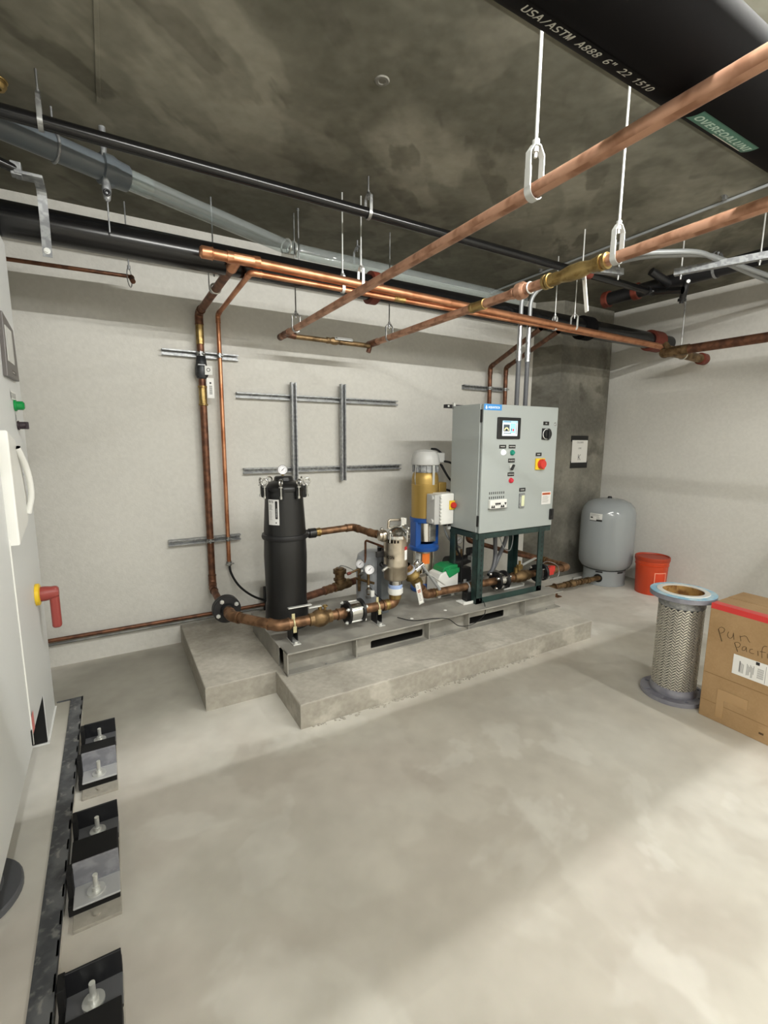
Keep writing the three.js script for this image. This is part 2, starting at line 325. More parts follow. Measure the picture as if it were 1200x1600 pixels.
// ---------- strip lights (hung behind the camera and above the frame) ----------
const lampFace = S({ color: 0xffffff, emissive: 0xfff3e0, emissiveIntensity: 2.2 });
LAMPS.forEach(([x, y, z, L, I, turn], i) => {
  const t = thing('strip_light', ['slim white light bar hung just above the black cast iron pipe', 'white light bar over the floor behind, at the left', 'white light bar over the floor behind, at the right'][i], 'lamp', [x, y, z]);
  part(t, 'housing', bx(x - L / 2, x + L / 2, y + 0.014, y + 0.03, z - 0.012, z + 0.012, 0.003), M.whitePaint);
  part(t, 'diffuser', bx(x - L / 2 + 0.02, x + L / 2 - 0.02, y - 0.008, y + 0.014, z - 0.008, z + 0.008, 0.004, 2), lampFace);
  part(t, 'top_lens', bx(x - L / 2 + 0.02, x + L / 2 - 0.02, y + 0.03, y + 0.034, z - 0.006, z + 0.006, 0.001), lampFace);
  for (const s of [-1, 1]) part(t, 'hanger_wire', cy([x + s * L * 0.4, y + 0.03, z], [x + s * L * 0.4, CEIL, z], 0.002, 0.002, 6), M.zinc);
  // the bar glows on its underside, on both long sides and a little upwards
  for (const [dy, dz, rx, k] of [[-0.011, 0, -Math.PI / 2, turn ? 1.25 : 0.55], [0.003, -0.011, 0, 1.25], [0.003, 0.011, Math.PI, 1], [0.037, 0, Math.PI / 2, turn ? 0.35 : 0.75]]) {
    const l = new THREE.RectAreaLight(WARM, I * k, L - 0.04, 0.014); l.position.set(0, dy, dz); l.rotation.x = rx; l.castShadow = true; t.add(l);
  }
  if (turn) t.rotation.y = -Math.PI / 2;
});

// ---------- overhead pipes ----------
const tl = (w, h, txt, col, bg, font, rot) => print(w, h, (c) => { if (bg) { c.fillStyle = bg; c.fillRect(0, 0, w, h); } c.fillStyle = col; c.font = font; c.textAlign = 'center'; c.textBaseline = 'middle'; c.save(); c.translate(w / 2, h / 2); if (rot) c.rotate(rot); c.fillText(txt, 0, 0); c.restore(); });
{ // big no-hub pipe close overhead
  const y = 2.318, z = -0.655, r = 0.0925;
  const t = thing('cast_iron_pipe', 'big black cast iron pipe overhead in the near right corner, with white stencilled marks', 'pipe', [0.2, y, z]);
  part(t, 'pipe', sw([[-0.9, y, z], [X1 - 0.02, y, z]], r, 0.1, 40), M.castIron);
  const arc = (x0, x1, a0, a1, m, name, label) => { // a: angle below horizontal, facing the room's back
    const th = a1 - a0, n = 10, pos = [], nor = [], uv = [], idx = [];
    for (let i = 0; i <= n; i++) { const a = a0 + th * i / n, cy_ = -Math.sin(a), cz = -Math.cos(a); for (const [k, x] of [[0, x0], [1, x1]]) { pos.push(x, y + cy_ * (r + 0.0006), z + cz * (r + 0.0006)); nor.push(0, cy_, cz); uv.push(k, i / n); } }
    for (let i = 0; i < n; i++) { const q = i * 2; idx.push(q, q + 1, q + 2, q + 1, q + 3, q + 2); }
    const g = new THREE.BufferGeometry(); g.setAttribute('position', new THREE.Float32BufferAttribute(pos, 3)); g.setAttribute('normal', new THREE.Float32BufferAttribute(nor, 3)); g.setAttribute('uv', new THREE.Float32BufferAttribute(uv, 2)); g.setIndex(idx); g.userData.keep = true;
    part(t, name, g, m, { keep: true, label });
  };
  const stencil = print(1024, 96, (c, w, h) => { c.fillStyle = '#0e0d0e'; c.fillRect(0, 0, w, h); c.fillStyle = '#b4b2a8'; c.font = 'bold 74px monospace'; c.textBaseline = 'middle'; c.fillText('CMD  USA/ASTM A888 6" 22 1510', 12, h / 2, w - 24); });
  const inked = new THREE.MeshPhysicalMaterial({ map: stencil.map, roughness: 0.7, specularIntensity: 0.15 });
  arc(0.58, 1.05, 1.1, 1.46, inked, 'stencil_marking', 'white stencilled letters along the pipe');
  const gl = print(512, 160, (c, w, h) => { c.fillStyle = '#3f6f60'; c.fillRect(0, 0, w, h); c.fillStyle = '#2c5648'; c.fillRect(0, 0, w, 10); c.fillStyle = '#b9cfc4'; c.font = 'bold 104px sans-serif'; c.textBaseline = 'middle'; c.fillText('OVEREOALUNI', 16, h / 2, w - 30); c.fillStyle = '#d8d6cc'; c.fillRect(w * 0.45, h - 14, w * 0.5, 14); });
  arc(1.2, 1.46, 1.12, 1.58, gl, 'sticker', 'green sticker with white letters');
}
// clevis hanger, origin at the pipe centre, pipe along z; R = pipe radius, up = rod length
function hanger(name, label, R, up, big, m, group) {
  const t = thing(name, label, 'pipe hanger', [0, 0, 0], group);
  const w = big ? 0.024 : 0.018, th = 0.003, ro = R + 0.004;
  const h = R + (big ? 0.095 : 0.07);
  const band = new THREE.Shape(); band.absarc(0, 0, ro + th, Math.PI * 1.0, Math.PI * 1.78, false); band.absarc(0, 0, ro, Math.PI * 1.78, Math.PI * 1.0, true);
  const lb = ext(band, w).translate(0, 0, -w / 2);
  const leg = bx(-ro - th, -ro, 0, R + 0.035, -w / 2, w / 2, 0.001);
  part(t, 'band', [lb, leg, bx(ro - 0.002, ro + th - 0.002, -0.004, 0.0, -w / 2, w / 2, 0)], m);
  const yk = ro + 0.001; const o = new THREE.Shape();
  o.moveTo(-yk - th, 0.2 * R); o.lineTo(-yk - th, h * 0.82); o.lineTo(-yk * 0.4, h + th); o.lineTo(yk * 0.4, h + th); o.lineTo(yk + th, h * 0.82); o.lineTo(yk + th, 0.4 * R); o.lineTo(yk, 0.4 * R); o.lineTo(yk, h * 0.8); o.lineTo(yk * 0.4, h); o.lineTo(-yk * 0.4, h); o.lineTo(-yk, h * 0.8); o.lineTo(-yk, 0.2 * R); o.closePath();
  part(t, 'yoke', ext(o, w * 0.8).translate(0, 0, -w * 0.4), m);
  part(t, 'nut', [hex([0, h + th, 0], [0, h + 0.014, 0], big ? 0.011 : 0.008), hex([0, h - 0.016, 0], [0, h - 0.004, 0], 0.009)], m);
  part(t, 'rod', cy([0, h - 0.03, 0], [0, up, 0], big ? 0.0048 : 0.0042, undefined, 10), m);
  return t;
}
function ball(G, p, d, r, L, o = {}) { // ball valve body along d with handle; returns the body part
  const a = A3(p), D = A3(d).normalize();
  const body = part(G, 'valve', lz(a, D, [[0, 0], [r * 1.25, 0], [r * 1.25, L * 0.16], [r * 1.1, L * 0.2], [r * 1.2, L * 0.26], [r * 1.5, L * 0.4], [r * 1.5, L * 0.6], [r * 1.2, L * 0.74], [r * 1.1, L * 0.8], [r * 1.25, L * 0.84], [r * 1.25, L], [0, L]], 20), o.mat || M.brass, { label: o.label || 'ball valve body' });
  const c = a.clone().addScaledVector(D, L * 0.5), up = A3(o.up || [0, 1, 0]).normalize(), hd = A3(o.hd || d).normalize();
  const s = c.clone().addScaledVector(up, r * 2.0);
  part(body, 'stem', [cy(c, s, r * 0.42, r * 0.36, 12), hex(s, s.clone().addScaledVector(up, 0.007), r * 0.4)], M.zinc);
  const hl = o.hl || r * 5, hw = o.hw || r * 0.42;
  const g = new RoundedBoxGeometry(hl, 0.006, hw * 2, 2, 0.0028); const zz = hd.clone().cross(up).normalize(); g.applyMatrix4(new THREE.Matrix4().makeBasis(hd, zz.clone().cross(hd), zz));
  const q = s.clone().addScaledVector(hd, hl * 0.42).addScaledVector(up, (o.drop || 0)); g.translate(q.x, q.y, q.z);
  part(body, 'handle', g, o.hmat || M.zincBright, { label: 'lever handle' });
  return body;
}
const CR = CEIL;
function rodThing(x, z, y0, label) { const t = thing('threaded_rod', label, 'threaded rod', [x, y0, z]); part(t, 'rod', cy([x, y0, z], [x, CEIL, z], 0.0045, 0.0045, 10), M.zinc); part(t, 'nut', hex([x, CEIL - 0.012, z], [x, CEIL - 0.001, z], 0.009), M.zinc); return t; }
{ // copper line A with bypass valve, copper line B
  const y = 2.2, xA = 1.098, xB = 1.752, zE = -3.2, rA = 0.02, rB = 0.022;
  const t = thing('copper_pipe', 'overhead copper pipe from the near right corner, left one of the two', 'pipe', [xA, y, -2]);
  part(t, 'pipe', cy([xA, y, zE - 0.13], [xA, y, 1.4], rA, rA, 20), M.copperDull);
  part(t, 'end_cap', lz([xA, y, zE - 0.1], [0, 0, -1], [[rA * 1.15, 0], [rA * 1.15, 0.045], [rA * 0.7, 0.055], [0, 0.056]], 18), M.copperOld);
  part(t, 'tee', [coupling([xA, y, zE - 0.06], [xA, y, zE + 0.06], rA), cy([xA, y - 0.005, zE], [xA + 0.06, y - 0.012, zE], rA * 1.1, rA * 1.1, 16)], M.copperOld);
  const yb = y - 0.014;
  part(t, 'bypass_pipe', cy([xA + 0.05, yb, zE], [xB - 0.02, yb - 0.004, zE], 0.0175, 0.0175, 16), M.bronze);
  ball(t, [xA + 0.29, yb, zE], [1, 0, 0], 0.0175, 0.12, { mat: M.bronze, up: [0, 0.45, 1], hd: [1, 0, 0], hl: 0.14, hw: 0.011 });
  const u = thing('copper_pipe', 'overhead copper pipe from the right edge with a white handled ball valve', 'pipe', [xB, y, -2]);
  part(u, 'pipe', cy([xB, y, zE - 0.03], [xB, y, 1.4], rB, rB, 20), M.copperDull);
  part(u, 'end_elbow', [cy([xB, y, zE - 0.05], [xB, y, zE + 0.09], rB * 1.15, rB * 1.15, 18), sph([xB, y, zE - 0.04], rB * 1.2), cy([xB, y, zE - 0.02], [xB - 0.02, y - 0.06, zE - 0.02], rB * 0.8, rB * 0.8, 14)], M.copperOld);
  part(u, 'coupling', coupling([xB, y, -1.78], [xB, y, -1.68], rB), M.copperDull);
  part(u, 'coupling', coupling([xB, y, -2.08], [xB, y, -1.97], rB), M.brass);
  part(u, 'union', lz([xB, y, -1.75], [0, 0, 1], [[rB * 1.25, 0], [rB * 1.75, 0.012], [rB * 1.75, 0.045], [rB * 1.3, 0.06], [rB, 0.062]], 20), M.copperDull);
  const v = ball(u, [xB, y, -1.55], [0, 0, 1], rB, 0.26, { mat: M.brass, up: [0.6, -0.35, 0.25], hd: [0.1, -1, 0.1], hl: 0.15, hw: 0.012, hmat: M.whiteFace, drop: 0.004 });
  for (const z of [-1.575, -1.555, -1.3, -1.275]) part(v, 'collar', lz([xB, y, z], [0, 0, 1], [[rB, -0.008], [rB * 1.45, -0.006], [rB * 1.45, 0.006], [rB, 0.008]], 20), M.brass);
  part(u, 'retainer_ring', tor([xB, y, -1.665], [0, 0, 1], rB * 1.12, 0.004), M.zincBright);
  const hA = hanger('pipe_hanger', 'white hanger and long rod holding the left copper pipe near the black pipe', rA, CR - y, true, M.zincBright);
  hA.position.set(xA, y, -1.05);
  copy(hA, [xB, y, -1.232], 'white hanger and long rod holding the right copper pipe beside its valve', 0);
  const hB = hanger('pipe_hanger', 'thin dark hanger on the far end of the left copper pipe', rA, CR - y, false, M.zinc);
  hB.position.set(xA, y, -3.02);
  copy(hB, [xB, y, -2.95], 'thin dark hanger on the far end of the right copper pipe', 0);
}
{ // small black steel pipe under the slab
  const y = 2.70, z = -2.417, r = 0.026;
  const t = thing('black_steel_pipe', 'slim black steel pipe running just under the concrete ceiling', 'pipe', [1.2, y, z]);
  part(t, 'pipe', sw([[-1.6, y, z], [3.92, y, z], [3.92, y - 0.05, z + 0.25]], r, 0.06, 20), M.blackPipe);
  part(t, 'coupling', coupling([3.05, y, z], [3.15, y, z], r), M.redIron);
  part(t, 'elbow', coupling([3.86, y, z], [3.95, y, z], r), M.blackIron);
  const h = hanger('pipe_hanger', 'short zinc hanger holding the slim black steel pipe near mid ceiling', r, CR - y, false, M.zinc);
  h.position.set(1.30, y, z); h.rotation.y = Math.PI / 2;
  copy(h, [-0.136, y, z], 'short zinc hanger holding the slim black steel pipe at far left', Math.PI / 2);
}
{ // black drain pipe along the back wall
  const y = 2.45, z = -2.79, r = 0.075;
  const t = thing('drain_pipe', 'thick glossy black drain pipe running along the top of the back wall', 'pipe', [1, y, z]);
  part(t, 'pipe', sw([[-1.68, y, z], [4.88, y, z]], r, 0.1, 36), M.blackPipe);
  for (const [x, w, m] of [[1.5, 0.06, M.redIron], [4.55, 0.16, M.redIron], [3.55, 0.12, M.castIron]]) part(t, 'coupling', lz([x, y, z], [1, 0, 0], [[r, 0], [r + 0.022, 0.004], [r + 0.022, w - 0.004], [r, w]], 32), m);
  const s = thing('pipe_strap', 'bent galvanized strap hanging down in front of the black drain pipe at left', 'strap', [-0.17, 2.6, -2.7]);
  const sx = -0.172, q = curve([[sx, CEIL - 0.012, -2.62], [sx, 2.62, -2.668], [sx, 2.56, -2.69], [sx, 2.46, -2.702], [sx, 2.38, -2.69], [sx, 2.3, -2.68]], 0.001, 20, 4);
  const P = new THREE.CatmullRomCurve3([[2.565, -2.56], [2.562, -2.64], [2.555, -2.69], [2.5, -2.705], [2.46, -2.708], [2.37, -2.7], [2.29, -2.69]].map((p) => V(0, p[0], p[1]))).getPoints(24);
  const o = new THREE.Shape(); P.forEach((p, i) => (i ? o.lineTo(-p.z, p.y) : o.moveTo(-p.z, p.y))); [...P].reverse().forEach((p) => o.lineTo(-p.z + 0.0025, p.y)); o.closePath();
  part(s, 'strap', ext(o, 0.036).rotateY(Math.PI / 2).translate(sx - 0.018, 0, 0), M.galv);
  part(s, 'bolt', [hex([sx, 2.315, -2.69], [sx, 2.315, -2.681], 0.009), cy([sx, 2.315, -2.695], [sx, 2.315, -2.688], 0.013, 0.013, 16)], M.zincBright);
  const b = thing('black_steel_pipe', 'short black steel pipe stub entering at the left edge below the grey plastic pipe', 'pipe', [-0.3, 2.58, -2.5]);
  part(b, 'pipe', cy([-0.75, 2.60, -2.28], [-0.24, 2.575, -2.58], 0.018, 0.018, 16), M.blackPipe);
  part(b, 'clamp', [bx(-0.25, -0.155, 2.555, 2.568, -2.62, -2.555, 0.003), bx(-0.262, -0.225, 2.55, 2.6, -2.6, -2.56, 0.003)], M.galv);
}
{ // grey plastic pipe that turns clear
  const t = thing('plastic_pipe', 'plastic pipe under the ceiling, opaque grey at left then clear beyond its coupling', 'pipe', [0.1, 2.72, -2.72]);
  const a = V(-0.42, 2.72, -2.501), b = V(0.085, 2.72, -2.715), c = V(1.15, 2.72, -3.165), d = V(3.3, 2.72, -3.2);
  const dir = b.clone().sub(a).normalize();
  part(t, 'grey_pipe', cy(a, b, 0.052, 0.052, 28), M.pvcGrey, { label: 'opaque grey plastic length' });
  part(t, 'coupling', lz(b.clone().addScaledVector(dir, -0.03), dir, [[0.052, 0], [0.066, 0.004], [0.068, 0.05], [0.06, 0.07], [0.057, 0.12], [0.047, 0.122]], 28), M.pvcGrey);
  part(t, 'clear_pipe', sw([b.clone().addScaledVector(dir, 0.03), c, d], 0.044, 0.25, 24), M.clearPvc, { label: 'clear plastic length' });
  part(t, 'sleeve', cy(b.clone().addScaledVector(dir, 0.09), b.clone().addScaledVector(dir, 0.2), 0.0465, 0.0465, 24, true), M.clearPvc);
  part(t, 'clamp', [tor(a.clone().lerp(b, 0.62), dir, 0.055, 0.006), cy([-0.107, 2.77, -2.634], [-0.107, CEIL - 0.002, -2.634], 0.004, 0.004, 8)], M.galv);
  const k = c.clone().lerp(b, 0.06), kd = dir;
  part(t, 'clamp', [tor(k, kd, 0.047, 0.006), tor(k.clone().addScaledVector(kd, 0.05), kd, 0.047, 0.006), bx(k.x - 0.03, k.x + 0.06, 2.665, 2.675, k.z - 0.02, k.z + 0.03, 0.002)], M.zincBright);
  const st = hanger('pipe_hanger', 'dark strap hanger around the clear plastic pipe', 0.046, CEIL - 2.72, false, M.galv); st.position.set(1.62, 2.72, -3.175); st.rotation.y = Math.PI / 2;
  rodThing(1.1, -2.95, 2.58, 'thin rod dropping beside the bend of the clear plastic pipe');
}
// ---------- copper pair along the back wall with their risers ----------
{
  const t = thing('copper_pipe', 'large copper pipe along the back wall, capped at its left end, with a riser down', 'pipe', [0.6, 2.41, -2.62]);
  const y = 2.412, z = -2.62, r = 0.025, rx = 0.595, rz = -3.53;
  part(t, 'pipe', cy([0.5, y, z], [4.885, y - 0.06, z], r, r, 20), M.copper);
  part(t, 'end_cap', [lz([0.5, y, z], [-1, 0, 0], [[r * 1.2, -0.02], [r * 1.2, 0.03], [r * 0.8, 0.04], [0, 0.04]], 18), tor([0.52, y, z], [1, 0, 0], r * 1.1, 0.004)], M.copper);
  part(t, 'tee', [coupling([0.59, y, z], [0.76, y, z], r), cy([rx + 0.05, y, z], [rx + 0.04, y - 0.02, z - 0.1], r * 1.15, r * 1.15, 18)], M.copper);
  plumb(t, [[rx + 0.045, y - 0.01, z - 0.05], [rx, 2.335, rz], [rx, 0.445, rz], [0.588, 0.41, rz + 0.05], [0.588, 0.36, -3.05]], 0.024, M.copperOld, { b: 0.05, fit: M.copperOld });
  part(t, 'brass_sleeve', lz([rx, 2.13, rz], [0, 1, 0], [[0.0245, 0], [0.026, 0.002], [0.026, 0.15], [0.0245, 0.152]], 18), M.brass);
  part(t, 'brass_sleeve', [lz([rx, 1.72, rz], [0, 1, 0], [[0.0245, 0], [0.031, 0.002], [0.031, 0.012], [0.026, 0.014], [0.026, 0.12], [0.031, 0.122], [0.031, 0.134], [0.0245, 0.136]], 18)], M.brass);
  const v = part(t, 'valve', lz([rx, 1.9, rz], [0, 1, 0], [[0.024, 0], [0.034, 0.006], [0.043, 0.03], [0.043, 0.07], [0.036, 0.1], [0.03, 0.15], [0.024, 0.16]], 20), M.darkSteel, { label: 'dark valve body with paper tags' });
  part(v, 'handle', bx(rx - 0.03, rx + 0.02, 1.985, 1.995, rz + 0.03, rz + 0.05, 0.003), M.galv);
  part(v, 'paper_tag', [patch([rx + 0.035, 1.955, rz + 0.058], [0.93, 0, 0.36], [0.02, 1, 0], 0.05, 0.06)], print(64, 80, (c, w, h) => { c.fillStyle = '#eeeeea'; c.fillRect(0, 0, w, h); c.strokeStyle = '#333'; c.lineWidth = 5; c.beginPath(); c.arc(30, 36, 14, 0, 7); c.stroke(); }));
  part(v, 'paper_tag', patch([rx + 0.044, 1.838, rz + 0.052], [1, 0, 0], [0, 1, 0], 0.046, 0.135), print(64, 200, (c, w, h) => { c.fillStyle = '#eeeeea'; c.fillRect(0, 0, w, h); c.fillStyle = '#444'; c.fillRect(24, 40, 16, 20); for (let i = 0; i < 9; i++) c.fillRect(20, 76 + i * 10, 26, 5); }));
  part(t, 'retainer_ring', tor([rx + 0.023, 2.375, -3.06], [0, 0.08, 1], 0.028, 0.005), M.zincBright);
  const h = hanger('pipe_hanger', 'thin wire hanger ring on the sloping copper branch near the left riser', 0.026, CEIL - 2.38, false, M.galv); h.position.set(rx + 0.022, 2.38, -3.08);
  const u = thing('copper_pipe', 'slim copper pipe along the back wall with a riser ending in a black hose', 'pipe', [0.72, 2.36, -2.64]);
  plumb(u, [[4.885, 2.355, -2.64], [0.715, 2.362, -2.64], [0.722, 2.345, -3.54], [0.722, 0.56, -3.54]], 0.0145, M.copper, { b: 0.04, seg: 14 });
  part(u, 'coupling', coupling([1.6, 2.362, -2.64], [1.68, 2.362, -2.64], 0.0148), M.brass);
  part(u, 'hose_clamp', [cy([0.722, 0.555, -3.54], [0.722, 0.585, -3.54], 0.02, 0.02, 14), bx(0.695, 0.755, 0.565, 0.573, -3.53, -3.52, 0.002)], M.zinc);
  const hs = thing('black_hose', 'thin black hose curving down from the slim copper riser', 'hose', [0.722, 0.56, -3.54]);
  part(hs, 'hose', curve([[0.722, 0.57, -3.54], [0.73, 0.5, -3.53], [0.77, 0.41, -3.48], [0.84, 0.345, -3.4], [0.92, 0.32, -3.3], [1.05, 0.31, -3.2]], 0.0085, 40, 10), M.rubber);
  // hangers of the pair
  const a = hanger('pipe_hanger', 'white hanger on the large copper pipe beside the rust red coupling', r, CEIL - 2.4, false, M.zincBright, null); a.position.set(1.36, 2.405, z); a.rotation.y = Math.PI / 2;
  copy(a, [3.26, 2.385, z], 'pale hanger on the large copper pipe in front of the column', Math.PI / 2);
  const b = hanger('pipe_hanger', 'small white hanger on the slim copper pipe near the rust red coupling', 0.0145, CEIL - 2.362, false, M.zincBright, null); b.position.set(1.25, 2.362, -2.64); b.rotation.y = Math.PI / 2;
  copy(b, [3.06, 2.361, -2.64], 'small pale hanger on the slim copper pipe in front of the column', Math.PI / 2);
  // right hand end: elbow, pipe towards the camera and a capped stub
  const e = thing('copper_pipe', 'thick copper pipe along the right wall with an elbow and a capped stub', 'pipe', [4.27, 2.26, -2.4]); const ex = 4.27, ey = 2.262;
  part(e, 'pipe', sw([[ex, ey, -2.42], [ex, ey, -1.1], [4.89, ey, -1.1]], 0.037, 0.09, 24), M.copperOld);
  part(e, 'tee', [cy([ex, ey, -2.46], [ex, ey, -2.26], 0.043, 0.043, 24), sph([ex, ey, -2.46], 0.046), cy([ex - 0.01, ey + 0.02, -2.42], [ex - 0.01, ey + 0.075, -2.46], 0.024, 0.024, 16)], M.bronze);
  part(e, 'stub', cy([ex, ey - 0.004, -2.4], [4.83, ey - 0.02, -2.4], 0.038, 0.038, 24), M.bronze);
  part(e, 'cap', lz([4.73, ey - 0.017, -2.4], [1, -0.03, 0], [[0.038, 0], [0.052, 0.003], [0.052, 0.07], [0.046, 0.08], [0, 0.082]], 24), M.redIron);
  part(e, 'retainer_ring', tor([4.44, ey - 0.009, -2.4], [1, -0.03, 0], 0.041, 0.005), M.zincBright);
  rodThing(4.275, -2.33, 2.3, 'thin dark rod holding the copper elbow near the right wall');
}
{ // thin copper line at the far left with its ring hanger
  const t = thing('copper_pipe', 'thin copper line high on the back wall at far left ending in an elbow', 'pipe', [-0.3, 2.45, -3.4]);
  part(t, 'pipe', sw([[-1.6, 2.435, -3.4], [0.19, 2.463, -3.4], [0.2, 2.43, -3.36]], 0.0115, 0.02, 12), M.copperOld);
  part(t, 'elbow', [sph([0.195, 2.455, -3.39], 0.017), cy([0.195, 2.45, -3.39], [0.2, 2.425, -3.355], 0.015, 0.015, 12)], M.copperOld);
  const h = thing('pipe_hanger', 'thin wire ring hanger around the elbow of the thin copper line', 'pipe hanger', [0.185, 2.46, -3.4]);
  part(h, 'ring', tor([0.185, 2.455, -3.4], [1, 0, 0.3], 0.052, 0.0028, 28, 6), M.galv); part(h, 'rod', cy([0.185, 2.5, -3.4], [0.185, CEIL, -3.4], 0.004, 0.004, 8), M.galv); part(h, 'nut', hex([0.185, 2.505, -3.4], [0.185, 2.525, -3.4], 0.01), M.galv);
  const s = thing('rod_swivel', 'grey swivel hanger with an eye and thin rod in front of the black drain pipe', 'swivel', [0.08, 2.62, -3.05]);
  part(s, 'body', [lz([0.078, 2.57, -2.68], [0, 1, 0], [[0.006, 0], [0.014, 0.01], [0.02, 0.05], [0.016, 0.085], [0.01, 0.1], [0.012, 0.15], [0.014, 0.31]], 16)], M.galv);
  part(s, 'eye', tor([0.078, 2.6, -2.655], [0, 0, 1], 0.011, 0.005, 18, 6), M.blackIron); part(s, 'rod', cy([0.078, 2.44, -2.68], [0.078, 2.575, -2.68], 0.0035, 0.0035, 8), M.galv);
  const bc = thing('brass_plug', 'small brass plug in the ceiling at the far left edge', 'plug', [-0.28, CEIL, -2.6]);
  part(bc, 'cup', lz([-0.275, CEIL, -2.56], [0, -1, 0], [[0.03, 0], [0.032, 0.02], [0.024, 0.034], [0.014, 0.034], [0.012, 0.01], [0, 0.01]], 20), M.brass); part(bc, 'rim', tor([-0.275, CEIL - 0.004, -2.56], [0, 1, 0], 0.033, 0.004), M.brass);
}
// ---------- steel channels on the back wall ----------
function channelShape(w = 0.041) { const h = w / 2, l = 0.009, k = 0.0025; return poly([[-h, 0], [h, 0], [h, w], [h - l, w], [h - l, w - 0.007], [h - l + k, w - 0.007], [h - l + k, w - k], [h - k, w - k], [h - k, k], [-h + k, k], [-h + k, w - k], [-h + l - k, w - k], [-h + l - k, w - 0.007], [-h + l, w - 0.007], [-h + l, w], [-h, w]]); }
function channel(label, len, pos, vertical, m = M.galv, name = 'strut_channel') { // open side faces the room
  const t = thing(name, label, 'strut channel', pos, null);
  const g = ext(channelShape(), len).translate(0, 0, -len / 2).rotateX(Math.PI / 2); // profile: x width, length y, depth z
  const g2 = ext(channelShape(), len); g2.translate(0, 0, -len / 2); // width x, depth y, length z
  const mtx = vertical ? new THREE.Matrix4().makeBasis(V(1, 0, 0), V(0, 0, 1), V(0, -1, 0)) : new THREE.Matrix4().makeBasis(V(0, 1, 0), V(0, 0, 1), V(1, 0, 0));
  g2.applyMatrix4(mtx); g2.translate(...pos); part(t, 'rail', g2, m);
  return t; const slots = []; const n = Math.floor(len / 0.051);
  for (let i = 0; i < n; i++) { const o = -len / 2 + 0.03 + i * 0.051; slots.push(vertical ? bx(pos[0] - 0.006, pos[0] + 0.006, pos[1] + o - 0.013, pos[1] + o + 0.013, pos[2] + 0.0024, pos[2] + 0.0032, 0) : bx(pos[0] + o - 0.013, pos[0] + o + 0.013, pos[1] - 0.006, pos[1] + 0.006, pos[2] + 0.0024, pos[2] + 0.0032, 0)); }
  part(t, 'slots', slots, M.blackPlastic); return t;
}
const ZW = ZB;
const c1 = channel('upper short channel behind the left copper risers', 0.5, [0.605, 2.067, ZW], false);
const c2 = channel('lower short channel behind the left copper risers', 0.5, [0.57, 0.76, ZW], false);
channel('long upper horizontal channel on the back wall', 1.375, [1.519, 1.808, ZW], false);
channel('long lower horizontal channel on the back wall behind the gauge', 1.385, [1.556, 1.256, ZW], false);
channel('left upright channel crossing the two long rails', 0.78, [1.251, 1.53, ZW + 0.0412], true);
channel('right upright channel crossing the two long rails', 0.775, [1.667, 1.545, ZW + 0.0412], true);
const c3 = channel('short channel above the control panel beside the column', 0.52, [3.2, 1.99, ZW], false, M.galv);
function pipeClamp(t, x, y, r) { const z = -3.53; part(t, 'pipe_clamp', [cy([x, y - 0.014, z], [x, y + 0.014, z], r * 1.12, r * 1.12, 18), bx(x - 0.012, x - 0.002, y - 0.016, y + 0.016, z + r, z + r + 0.014, 0.002), hex([x - 0.02, y, z + r + 0.008], [x + 0.018, y, z + r + 0.008], 0.006)], M.zinc); }
pipeClamp(c1, 0.595, 2.067, 0.026); pipeClamp(c1, 0.722, 2.067, 0.016); pipeClamp(c2, 0.595, 0.76, 0.026); pipeClamp(c2, 0.722, 0.76, 0.016);
{ // wall base pipe
  const t = thing('copper_pipe', 'thin brown pipe running along the foot of the back wall at left', 'pipe', [0.4, 0.2, -3.55]);
  part(t, 'pipe', sw([[-1.6, 0.2, -3.55], [1.32, 0.2, -3.55]], 0.0135, 0.05, 14), M.copperOld);
  part(t, 'lower_pipe', sw([[-1.6, 0.168, -3.563], [1.32, 0.168, -3.563]], 0.008, 0.05, 12), M.steel);
  const s = channel('short upright black channel at the wall foot behind the black filter', 0.2, [1.0, 0.24, ZW + 0.02], true, M.blackIron, 'strut_post');
  part(s, 'bolt', hex([1.0, 0.23, -3.535], [1.0, 0.23, -3.505], 0.014), M.zinc);
}
{ // copper pair and steel conduits dropping behind the panel
  const t = thing('copper_pipe', 'dark copper riser, left one of the two dropping behind the control panel', 'pipe', [3.11, 2.3, -3.5]);
  plumb(t, [[2.925, 2.345, -2.652], [3.232, 2.19, -3.53], [3.25, 0.5, -3.53]], 0.02, M.copperOld, { b: 0.05 });
  const u = thing('copper_pipe', 'dark copper riser, right one of the two dropping behind the control panel', 'pipe', [3.33, 2.2, -3.5]);
  plumb(u, [[3.12, 2.345, -2.652], [3.437, 2.2, -3.53], [3.455, 0.5, -3.53]], 0.02, M.copperOld, { b: 0.05 });
  pipeClamp(c3, 3.235, 1.99, 0.021); pipeClamp(c3, 3.44, 1.99, 0.021);
  const mk = (x, label) => {
    const e = thing('steel_conduit', label, 'conduit', [x, 1.75, -2.68]);
    part(e, 'conduit', sw([[x, 1.745, -2.68], [x, 2.6, -2.68], [x + 0.12, 2.66, -2.5], [x + 0.18, 2.66, -1.95], [x + 0.5, 2.66, -1.72], [X1 - 0.01, 2.66, -1.72 + (x - 2.78)]], 0.0155, 0.3, 16), M.conduit);
    part(e, 'connector', [cy([x, 2.16, -2.68], [x, 2.4, -2.68], 0.0185, 0.0185, 16), cy([x, 2.09, -2.68], [x, 2.16, -2.68], 0.022, 0.022, 16), cy([x, 2.145, -2.68], [x, 2.16, -2.68], 0.025, 0.025, 16)], M.emt);
    part(e, 'flexible_conduit', cy([x, 1.746, -2.68], [x, 2.1, -2.68], 0.0175, 0.0175, 16), M.rubberHose, { label: 'grey flexible conduit' });
  };
  mk(2.735, 'steel conduit rising from the control panel top, left one of the pair'); mk(2.828, 'steel conduit rising from the control panel top, right one of the pair');
}
